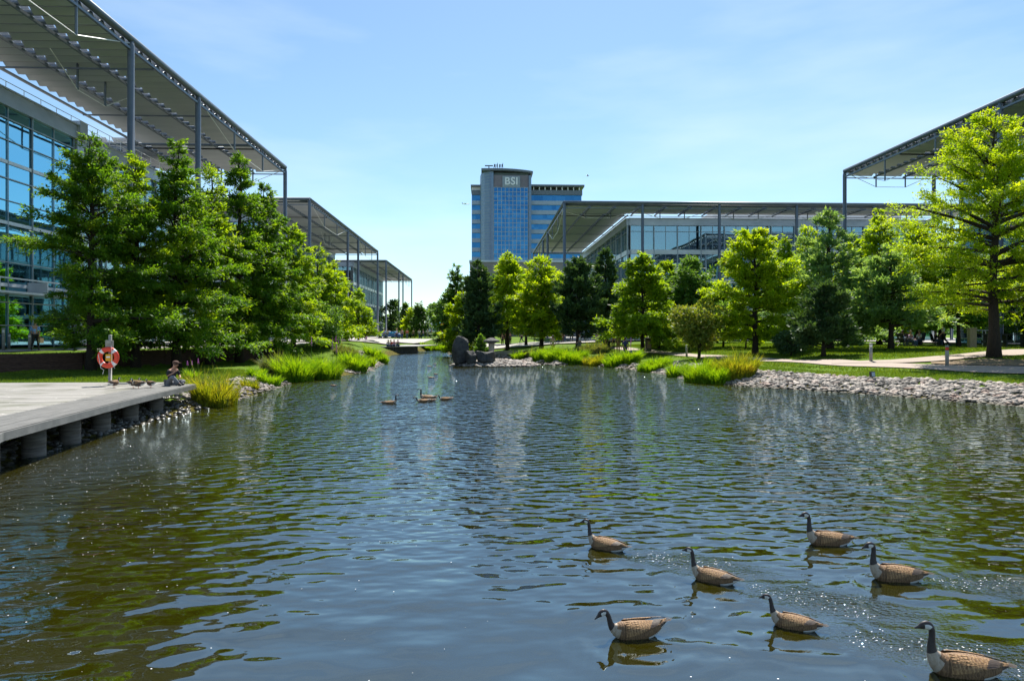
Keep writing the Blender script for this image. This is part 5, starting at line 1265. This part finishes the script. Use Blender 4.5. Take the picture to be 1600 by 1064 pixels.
# seated party on the right, with folding chairs and a table
def chair(x, y, rz, label):
    r = thing('folding_chair', label, 'chair', (x, y, G(x, y)+.03), rz, 'folding chairs on the right lawn')
    m = MB(); m.box((0, .0, .42), (.5, .48, .04)); m.build('seat', M['black_cloth'], r, bevel=.01)
    m = MB(); m.box((0, -.3, .75), (.5, .04, .6), rx=.25); m.build('backrest', M['black_cloth'], r, bevel=.01)
    for s in (1, -1):
        for (a, b) in (((s*.24, -.25, .45), (s*.24, .26, 0)), ((s*.24, .24, .42), (s*.24, -.28, 0))):
            m = MB(); m.tube([a, b], .018, 6); m.build('leg', M['dark'], r)
    m = MB(); m.tube([(-.24, .24, .6), (-.24, -.3, .62)], .02, 6); m.tube([(.24, .24, .6), (.24, -.3, .62)], .02, 6); m.build('armrests', M['dark'], r); return r
Yp = 52
for i, (px, hd, top, hr, lb1, lb2) in enumerate([(1388, -75, 'black_cloth', 'hair_w', 'person with white hair, leftmost sitter of the lawn party', 'leftmost folding chair of the lawn party'),
        (1410, -60, 'light_blue_cloth', 'hair', 'person in light blue sitting second from left in the lawn party', 'folding chair second from the left in the lawn party'),
        (1423, -160, 'pink_cloth', 'hair_l', 'bald-looking person in pale pink shirt sitting facing left in the lawn party', 'folding chair under the person in the pale pink shirt'),
        (1437, 95, 'white_cloth', 'hair_l', 'fair-haired person in white vest sitting at the right of the lawn party', 'rightmost folding chair of the lawn party'),
        (1462, -100, 'black_cloth', 'brown_cloth', 'person in black sitting apart to the right of the lawn party', 'folding chair set apart near the wooden post')]):
    yy = Yp+(i % 2)*.9+(3 if i == 4 else 0); c = atY(px, 530, yy); chair(c[0], yy, facing(hd), lb2)
    person(c[0], yy, G(c[0], yy)+.03, facing(hd), 'sit', top, 'denim_cloth', lb1, hr if hr != 'brown_cloth' else 'hair')
c = atY(1411, 530, 51.3); r = thing('folding_table', 'small dark folding table in the middle of the lawn party', 'table', (c[0], 51.3, G(c[0], 51.3)))
m = MB(); m.box((0, 0, .7), (.9, .6, .03)); m.build('table_top', M['dark'], r)
for sx in (1, -1):
    for sy in (1, -1): m = MB(); m.tube([(sx*.38, sy*.25, .69), (sx*.3, sy*.25, 0)], .018, 6); m.build('leg', M['dark'], r)
for k, (dx, dy) in enumerate(((-.2, .1), (.1, -.1), (.3, .12))):
    m = MB(); m.lathe([(.03, 0), (.04, .1), (.038, .1)], 10, (c[0]+dx, 51.3+dy, G(c[0], 51.3)+.717)); tagit(m.build('cup', M['white'], smooth=True), 'white cup on the small folding table', 'cup', 'cups on the folding table')
c = atY(1474, 530, 50); person(c[0], 50, None, facing(75), 'walk', 'white_cloth', 'black_cloth', 'person in pale top and black trousers striding left behind the wooden post')
PG = [(934, 66, 160, 'stand', 'pink_cloth', 'navy_cloth', 'hair', 'person in pink shirt at the left of the group below the thin pine'), (941, 67, 190, 'stand', 'light_blue_cloth', 'navy_cloth', 'hair', 'person in blue shirt right beside the one in pink'),
      (952, 64, 20, 'walk', 'light_blue_cloth', 'black_cloth', 'hair', 'person in pale blue top in the middle of the group below the thin pine'), (958, 65, 0, 'stand', 'brown_cloth', 'black_cloth', 'hair_l', 'person in brown just right of the middle of the group'),
      (966, 62, 0, 'stand', 'tan_cloth', 'tan_cloth', 'hair', 'person in long tan clothes left of the backpacker'), (977, 56, 10, 'walk', 'navy_cloth', 'navy_cloth', 'hair', 'person with a navy backpack, nearest of the group on the gravel path'),
      (906, 65, 90, 'walk', 'white_cloth', 'grey_cloth', 'hair', 'person in white walking in front of the widest dark pine'), (895, 90, 90, 'stand', 'red_cloth', 'grey_cloth', 'hair', 'person in red behind the widest dark pine'),
      (864, 66, 180, 'stand', 'yellow_cloth', 'tan_cloth', 'hair', 'person in yellow standing behind the far shore reeds'), (879, 86, 0, 'stand', 'tan_cloth', 'brown_cloth', 'hair_l', 'person in tan left of the widest dark pine'),
      (785, 92, 0, 'stand', 'black_cloth', 'black_cloth', 'hair', 'person in black standing left of the birch trunk'), (790, 94, 30, 'walk', 'grey_cloth', 'black_cloth', 'hair', 'person in grey walking just left of the birch trunk'),
      (797, 93, 200, 'stand', 'navy_cloth', 'black_cloth', 'hair', 'person in navy right of the birch trunk'), (815, 96, 80, 'walk', 'white_cloth', 'navy_cloth', 'hair', 'person in white walking between the birch and the bright cypress'),
      (620, 108, 100, 'walk', 'white_cloth', 'navy_cloth', 'hair_l', 'tall-standing person in white at the edge of the far plaza'), (628, 112, 0, 'stand', 'grey_cloth', 'navy_cloth', 'hair', 'person in grey beside the one in white on the far plaza'),
      (600, 118, 0, 'stand', 'light_blue_cloth', 'grey_cloth', 'hair', 'person in blue below the second left building'), (605, 120, 45, 'walk', 'white_cloth', 'grey_cloth', 'hair', 'person in white walking by the second left building'),
      (592, 116, 90, 'stand', 'red_cloth', 'black_cloth', 'hair', 'person in red near the yellow globe lamp'), (655, 122, 0, 'stand', 'white_cloth', 'denim_cloth', 'hair', 'person in white and jeans under the small far cypresses'),
      (661, 125, 90, 'walk', 'pink_cloth', 'denim_cloth', 'hair', 'person in pink walking under the small far cypresses'), (668, 128, 0, 'stand', 'white_cloth', 'grey_cloth', 'hair_l', 'person in white left of the red flag post'),
      (674, 130, 60, 'walk', 'navy_cloth', 'grey_cloth', 'hair', 'person in navy left of the red flag post'), (690, 118, 90, 'stand', 'black_cloth', 'black_cloth', 'hair', 'person in black right of the red flag post'),
      (697, 116, 0, 'walk', 'white_cloth', 'black_cloth', 'hair', 'person in white and black left of the central tree row'), (685, 135, 0, 'stand', 'light_blue_cloth', 'navy_cloth', 'hair', 'person in pale blue far behind the pale grass mound'),
      (646, 130, 0, 'stand', 'olive_cloth', 'black_cloth', 'hair', 'person in olive between the small far cypresses'), (636, 118, 0, 'stand', 'red_cloth', 'denim_cloth', 'hair', 'person in red left of the small far cypresses'),
      (572, 100, 0, 'stand', 'red_cloth', 'pink_cloth', 'hair', 'person in red and pink under the yellow globe lamp')]
for (px, yy, hd, po, a, b, hr, lb1) in PG:
    c = atY(px, 520, yy); person(c[0], yy, None, facing(hd), po, a, b, lb1, hr)
c = atY(977, 520, 55.8); m = MB(); m.ell((c[0], 55.82, G(c[0], 55.8)+1.32), (.17, .11, .25), 12, 8); tagit(m.build('backpack', M['navy_cloth'], smooth=True), 'navy backpack on the nearest person of the group on the path', 'backpack')
# channel boardwalk with seated people
bw_ = thing('boardwalk', 'low dark boardwalk reaching over the end of the channel', 'boardwalk', (-11.5, 100, .8))
a = atY(598, 541, 88); b = atY(652, 541, 90)
m = MB(); m.addf([(a[0], 86, .88), (b[0], 91, .88), (b[0]+2, 100, .88), (a[0]-6, 100, .88), (a[0], 86, 1.0), (b[0], 91, 1.0), (b[0]+2, 100, 1.0), (a[0]-6, 100, 1.0)], [(0, 3, 2, 1), (4, 5, 6, 7), (0, 1, 5, 4), (1, 2, 6, 5), (2, 3, 7, 6), (3, 0, 4, 7)])
m.build('boards', M['deckwood'], bw_, (-11.5, 100, .8))
m = MB(); m.addf([(a[0]+.1, 86.4, -.3), (b[0]-.1, 91.4, -.3), (b[0]-.1, 91.4, .87), (a[0]+.1, 86.4, .87), (a[0]+.1, 86.7, -.3), (b[0]-.1, 91.7, -.3), (b[0]-.1, 91.7, .87), (a[0]+.1, 86.7, .87)], [(0, 1, 2, 3), (7, 6, 5, 4), (3, 2, 6, 7), (1, 5, 6, 2), (0, 3, 7, 4)])
m.build('fascia', M['rock'], bw_, (-11.5, 100, .8))
for i, (px, top, lb1) in enumerate([(607, 'white_cloth', 'person in white sitting on the boardwalk edge, leftmost of the sitters'), (611, 'red_cloth', 'person in red sitting on the boardwalk edge'), (616, 'pink_cloth', 'person in pink sitting on the boardwalk edge between two others'), (622, 'grey_cloth', 'person in grey sitting at the right of the boardwalk sitters')]):
    yy = 87.2+i*.5; c = atY(px, 540, yy); person(c[0], yy, 1.0, facing(180), 'ground', top, 'denim_cloth', lb1)

# ------------------------------------------------------------------ boulders, lantern, furniture
def boulder(px, py, w, h, dp, label, seed, Yd, tall=1.0, mat='rock'):
    c = atY(px, py, Yd); s = Yd/F; W, H = w*s/2, h*s; m = MB(); m.ell((0, 0, 0), (1, 1, 1), 22, 16)
    r = random.Random(seed); ph = [(r.uniform(0, 6), Vector((r.gauss(0, 1), r.gauss(0, 1), r.gauss(0, 1)))) for _ in range(9)]; V = []
    cuts = [(Vector((r.gauss(0, 1), r.gauss(0, 1), r.gauss(0, .7))).normalized(), r.uniform(.66, .9)) for _ in range(9)]
    for v in m.v:
        v = Vector(v)
        for nrm, dd_ in cuts:
            t = v.dot(nrm)
            if t > dd_: v -= nrm*(t-dd_)*.85
        k = 1+sum(.03*math.sin(v.dot(q)*2.6+p_) for p_, q in ph); sq = (1-min(abs(v.z), .97)**3.2)**.5/max((1-min(v.z*v.z, .94))**.5, .2); V.append((v.x*W*k*1.02*min(sq, 1.6), v.y*dp*k*min(sq, 1.6), (v.z*.5+.5)*H*k*1.08-.1*H))
    m.v = V; o = m.build('boulder', M[mat], smooth=False); o.location = (c[0], Yd, min(G(c[0], Yd), c[2])); tagit(o, label, 'boulder', 'dark boulders'); return o
boulder(721, 568, 29, 42, .75, 'tall upright dark boulder on the stone island', 1, 55.5)
boulder(736, 568, 16, 22, .45, 'small rounded boulder leaning on the tall dark one', 2, 54.9)
boulder(759, 570, 34, 23, .8, 'wide flat-topped dark boulder at the right of the stone island', 3, 55.2)
boulder(994, 556, 26, 10, .6, 'flat grey rock beside the purple flower on the right bank', 4, 58, mat='stone_grey')
c = atY(768, 550, 58); zb = G(c[0], 58); r = thing('stone_lantern', 'pale stone column with a wide flat cap behind the boulders', 'stone lantern', (c[0], 58, zb))
s = 58/F
m = MB(); m.lathe([(6*s, 0), (6.2*s, .1), (4.6*s, .16), (4.2*s, .9), (4.8*s, 1.5), (4.4*s, 1.62)], 10); m.build('shaft', M['stone_grey'], r)
m = MB(); m.lathe([(5*s, 1.62), (11*s, 1.78), (13*s, 1.72), (12.5*s, 1.86), (6*s, 2.02), (2*s, 2.1)], 8); m.build('cap', M['rock'], r)
def bollard(px, pyb, h, label, zg=1.2, name='bollard', mat='post', wood=False):
    p = gp(px, pyb, zg); zz = G(p[0], p[1])
    r = thing(name, label, 'bollard', (p[0], p[1], zz), group='path bollards')
    m = MB(); m.lathe([(.085, -.05), (.085, h*.78), (.07, h*.79)], 14); m.build('post', M[mat], r, smooth=True)
    m = MB(); m.lathe([(.075, h*.79), (.075, h*.93)], 14); m.build('lamp', M['white'] if not wood else M['orange'], r, smooth=True)
    m = MB(); m.lathe([(.09, h*.93), (.09, h), (.06, h*1.02)], 14); m.build('cap', M['post'], r, smooth=True)
bollard(1361, 566, 1.05, 'slim grey bollard left of the lawn party'); bollard(1480, 573, 1.05, 'grey bollard with orange band at the path edge by the mulch', mat='concrete', wood=True)
bollard(1073, 557, .9, 'short grey bollard in front of the magnolia shrub')
bollard(46, 547, 1.0, 'pale bollard beside the man in the light blue shirt', 1.6); bollard(14, 545, 1.05, 'bollard second from the left on the left pavement', 1.6); bollard(5, 548, 1.35, 'taller bollard at the far left of the left pavement', 1.6)
# posts on the right
c = atY(1519, 540, 47); zb = G(c[0], 47)
m = MB(); m.box((c[0], 47, zb+.65), (.5, .3, 1.4)); m.box((c[0], 47, zb+1.38), (.56, .36, .07)); tagit(m.build('timber_post', M['wood_post'], bevel=.02), 'thick pale timber post left of the largest trunk', 'post')
# small floodlight on the bank
p = atZ(1363, 585, .75); zb = G(p[0], p[1]); r = thing('ground_floodlight', 'small dark floodlight box on the grass above the stony bank', 'floodlight', (p[0], p[1], zb))
m = MB(); m.box((0, 0, .28), (.2, .16, .26), rx=-.2); m.build('housing', M['dark'], r, bevel=.01); m = MB(); m.tube([(0, 0, -.05), (0, 0, .16)], .02, 6); m.build('stake', M['post'], r); m = MB(); m.box((0, -.09, .29), (.15, .012, .19), rx=-.2); m.build('lens', M['frame'], r)
# bin with poster
c = atY(1013, 540, 62); zb = G(c[0], 62); r = thing('litter_bin', 'black bin with a pale poster panel beside the gravel path', 'bin', (c[0], 62, zb))
m = MB(); m.box((0, 0, .6), (.5, .45, 1.2)); m.box((0, 0, 1.24), (.6, .55, .06)); m.build('body', M['dark'], r, bevel=.015); m = MB(); m.box((0, -.232, .62), (.34, .01, .7)); m.build('poster', M['wood_post'], r); 
# glass railing and bench at right
r = thing('railing', 'white rail fence in front of the right building entrance', 'fence', (33, 58, 1.6))
c0_ = atY(1500, 530, 60); c1_ = atY(1547, 530, 60)
for i in range(5):
    m = MB(); x = c0_[0]+(c1_[0]-c0_[0])*i/4; m.b2((x-.03, 59.97, 1.55), (x+.03, 60.03, 2.9)); m.build('post', M['white_steel'], r, (33, 58, 1.6))
m = MB(); m.b2((c0_[0]-.5, 59.96, 2.9), (c1_[0]+.5, 60.04, 2.98)); m.b2((c0_[0]-.5, 59.97, 2.2), (c1_[0]+.5, 60.02, 2.25)); m.build('rail', M['white_steel'], r, (33, 58, 1.6))
m = MB(); m.b2((c0_[0]-.4, 59.99, 1.75), (c1_[0]+.4, 60.01, 2.2)); m.build('glass_panel', M['glass'], r, (33, 58, 1.6))
c = atY(1585, 530, 50); zb = G(c[0], 50); r = thing('long_bench', 'long dark bench with a row of small lights behind the thick trunk', 'bench', (c[0], 50, zb))
m = MB(); m.box((0, 0, .95), (5.2, .5, .08)); m.build('seat', M['dark'], r)
for i in range(4): m = MB(); m.box((-2.2+i*1.45, 0, .46), (.12, .42, .92)); m.build('leg', M['dark'], r)
m = MB(); m.b2((-2.5, -.1, .3), (2.5, .1, .5)); m.build('rail', M['dark'], r)
for i in range(5): m = MB(); m.ell((-2+i*.95, -.13, .4), (.06, .04, .06), 10, 6); m.build('light', M['white'], r, smooth=True)
# blue sign on the left
c = atY(155, 535, 39); zb = G(c[0], 39); r = thing('blue_sign', 'dark blue sign board behind the lifebuoy', 'sign', (c[0]+.1, 39.2, zb))
m = MB(); m.box((.1, 0, .55), (1.0, .08, .5)); m.build('board', M['blue_panel'], r, bevel=.01)
for s_ in (-.4, .55): m = MB(); m.box((s_, .06, .3), (.05, .05, .62)); m.build('leg', M['post'], r)
# globe lamp, flag, parasols, far cars
c = atY(572, 530, 103); r = thing('globe_lamp', 'street lamp with a yellow globe at the end of the left bank', 'street lamp', (c[0], 103, 1.6))
m = MB(); m.lathe([(.12, 0), (.06, .2), (.05, 1.55)], 10); m.build('pole', M['dark'], r, smooth=True); m = MB(); m.ell((0, 0, 1.95), (.42, .42, .5), 16, 10); m.build('globe', M['yellow'], r, smooth=True)
c = atY(691, 520, 140); r = thing('red_banner', 'red banner on a pole before the low far building', 'banner', (c[0], 140, 1.6))
m = MB(); m.tube([(0, 0, 0), (0, 0, 3.2)], .06, 8); m.build('pole', M['post'], r); m = MB(); m.box((.02, -.08, 2.2), (.7, .04, 1.7)); m.build('cloth', M['canvas_red'], r)
def car(px, Yd, mat, label, rz=0):
    c = atY(px, 525, Yd); r = thing('parked_car', label, 'car', (c[0], Yd, G(c[0], Yd)+.05), rz, 'cars parked beyond the plaza')
    m = MB(); prof = [(-2.1, .35), (-2.15, .7), (-1.9, .95), (-1.2, 1.0), (-.7, 1.42), (.7, 1.45), (1.3, 1.02), (2.0, .9), (2.15, .6), (2.1, .3)]
    n = len(prof); vs = [(x, -.85, z) for x, z in prof]+[(x, .85, z) for x, z in prof]
    m.addf(vs, [tuple(range(n)), tuple(reversed(range(n, 2*n)))]+[(i, n+i, n+(i+1) % n, (i+1) % n) for i in range(n)]); m.build('body', mat, r, bevel=.06)
    for s_ in (-.87, .87): m = MB(); m.addf([(-1.0, s_, 1.0), (1.05, s_, 1.02), (.62, s_*.98, 1.38), (-.62, s_*.98, 1.36)], [(0, 1, 2, 3)]); m.build('side_window', M['glass_blue'], r)
    for sx in (-1.35, 1.35):
        for sy in (-.86, .86): m = MB(); m.tube([(sx, sy-.09, .32), (sx, sy+.09, .32)], .32, 14); m.build('wheel', M['dark'], r, smooth=True)
bl = pmat('blue_car_paint', (.05, .16, .5), (.06, .18, .52), .25, scale=1, bstr=0); 
car(604, 150, M['white'], 'white car parked left of the blue one beyond the plaza'); car(612, 146, bl, 'bright blue car parked beyond the plaza'); car(672, 190, M['cladding'], 'silver car parked before the low far building')
# red and white market parasols / barriers at x 835-890
for i, px in enumerate((842, 856, 884)):
    c = atY(px, 528, 100+i*2); r = thing('canteen_table', ['leftmost red-topped picnic table behind the bright cypress', 'middle red-topped picnic table behind the bright cypress', 'red-topped picnic table nearest the widest dark pine'][i], 'table', (c[0], 100+i*2, G(c[0], 100+i*2)+.05), group='red tables on the far pavement')
    m = MB(); m.box((0, 0, .75), (1.8, .9, .06)); m.build('table_top', M['canvas_red'], r)
    for sx in (-.7, .7): m = MB(); m.box((sx, 0, .37), (.08, .7, .72)); m.build('leg', M['dark'], r)
for i, (px, Yd) in enumerate(((873, 84), (869, 85))[:1]):
    c = atY(px, 525, Yd); r = thing('blue_banner', 'upright blue banner left of the widest dark pine', 'banner', (c[0], Yd, G(c[0], Yd)+.05))
    m = MB(); m.tube([(0, 0, 0), (0, 0, 1.9)], .04, 6); m.build('pole', M['post'], r); m = MB(); m.box((0, -.06, 1.05), (.42, .03, 1.6)); m.build('cloth', M['blue_panel'], r)

# ------------------------------------------------------------------ light and sky
EL, AZ = math.radians(57), math.radians(14)      # azimuth from +Y, positive to the right
sd_ = Vector((math.sin(AZ)*math.cos(EL), math.cos(AZ)*math.cos(EL), math.sin(EL)))
sl_ = bpy.data.lights.new('sun', 'SUN'); sl_.energy = 5.0; sl_.angle = math.radians(.53); sl_.color = (1, .95, .86)
so = bpy.data.objects.new('sun', sl_); COL.objects.link(so); so.rotation_euler = sd_.to_track_quat('Z', 'Y').to_euler(); so.location = (0, 0, 60)
w = bpy.data.worlds.new('World'); scene.world = w; w.use_nodes = True; nt = w.node_tree; nt.nodes.clear()
sky = nt.nodes.new('ShaderNodeTexSky'); sky.sky_type = 'NISHITA'; sky.sun_disc = False; sky.sun_elevation = EL; sky.sun_rotation = AZ
sky.air_density = 1.0; sky.dust_density = .35; sky.ozone_density = 2.0; sky.altitude = 50
hs = nt.nodes.new('ShaderNodeHueSaturation'); hs.inputs['Saturation'].default_value = .93; nt.links.new(sky.outputs[0], hs.inputs['Color'])
tint = nt.nodes.new('ShaderNodeMix'); tint.data_type = 'RGBA'; tint.blend_type = 'MULTIPLY'; tint.inputs[0].default_value = 1; nt.links.new(hs.outputs[0], tint.inputs[6]); tint.inputs[7].default_value = (.84, 1.0, 1.04, 1)
tc = nt.nodes.new('ShaderNodeTexCoord'); mp = nt.nodes.new('ShaderNodeMapping'); mp.inputs['Scale'].default_value = (1.2, 1.2, 5); nt.links.new(tc.outputs['Generated'], mp.inputs[0])
nz = nt.nodes.new('ShaderNodeTexNoise'); nz.inputs['Scale'].default_value = 2.2; nz.inputs['Detail'].default_value = 7; nt.links.new(mp.outputs[0], nz.inputs['Vector'])
cr = nt.nodes.new('ShaderNodeValToRGB'); cr.color_ramp.elements[0].position = .42; cr.color_ramp.elements[1].position = .85; cr.color_ramp.elements[0].color = (0, 0, 0, 1); cr.color_ramp.elements[1].color = (.35, .35, .35, 1)
nt.links.new(nz.outputs['Fac'], cr.inputs[0])
mx = nt.nodes.new('ShaderNodeMix'); mx.data_type = 'RGBA'; nt.links.new(cr.outputs[0], mx.inputs[0]); nt.links.new(tint.outputs[2], mx.inputs[6]); mx.inputs[7].default_value = (7.5, 8.2, 9, 1)
bg = nt.nodes.new('ShaderNodeBackground'); bg.inputs[1].default_value = .09; nt.links.new(mx.outputs[2], bg.inputs[0])
wo = nt.nodes.new('ShaderNodeOutputWorld'); nt.links.new(bg.outputs[0], wo.inputs[0])
scene.view_settings.view_transform = 'Standard'; scene.view_settings.look = 'None'; scene.view_settings.exposure = .84; scene.view_settings.gamma = 1
scene.cycles.max_bounces = 7; scene.cycles.transparent_max_bounces = 10; scene.cycles.sample_clamp_indirect = 6; scene.cycles.caustics_reflective = False; scene.cycles.caustics_refractive = False
for o in list(COL.objects):
    if o.name == 't' or o.name.startswith('t.'): bpy.data.objects.remove(o)
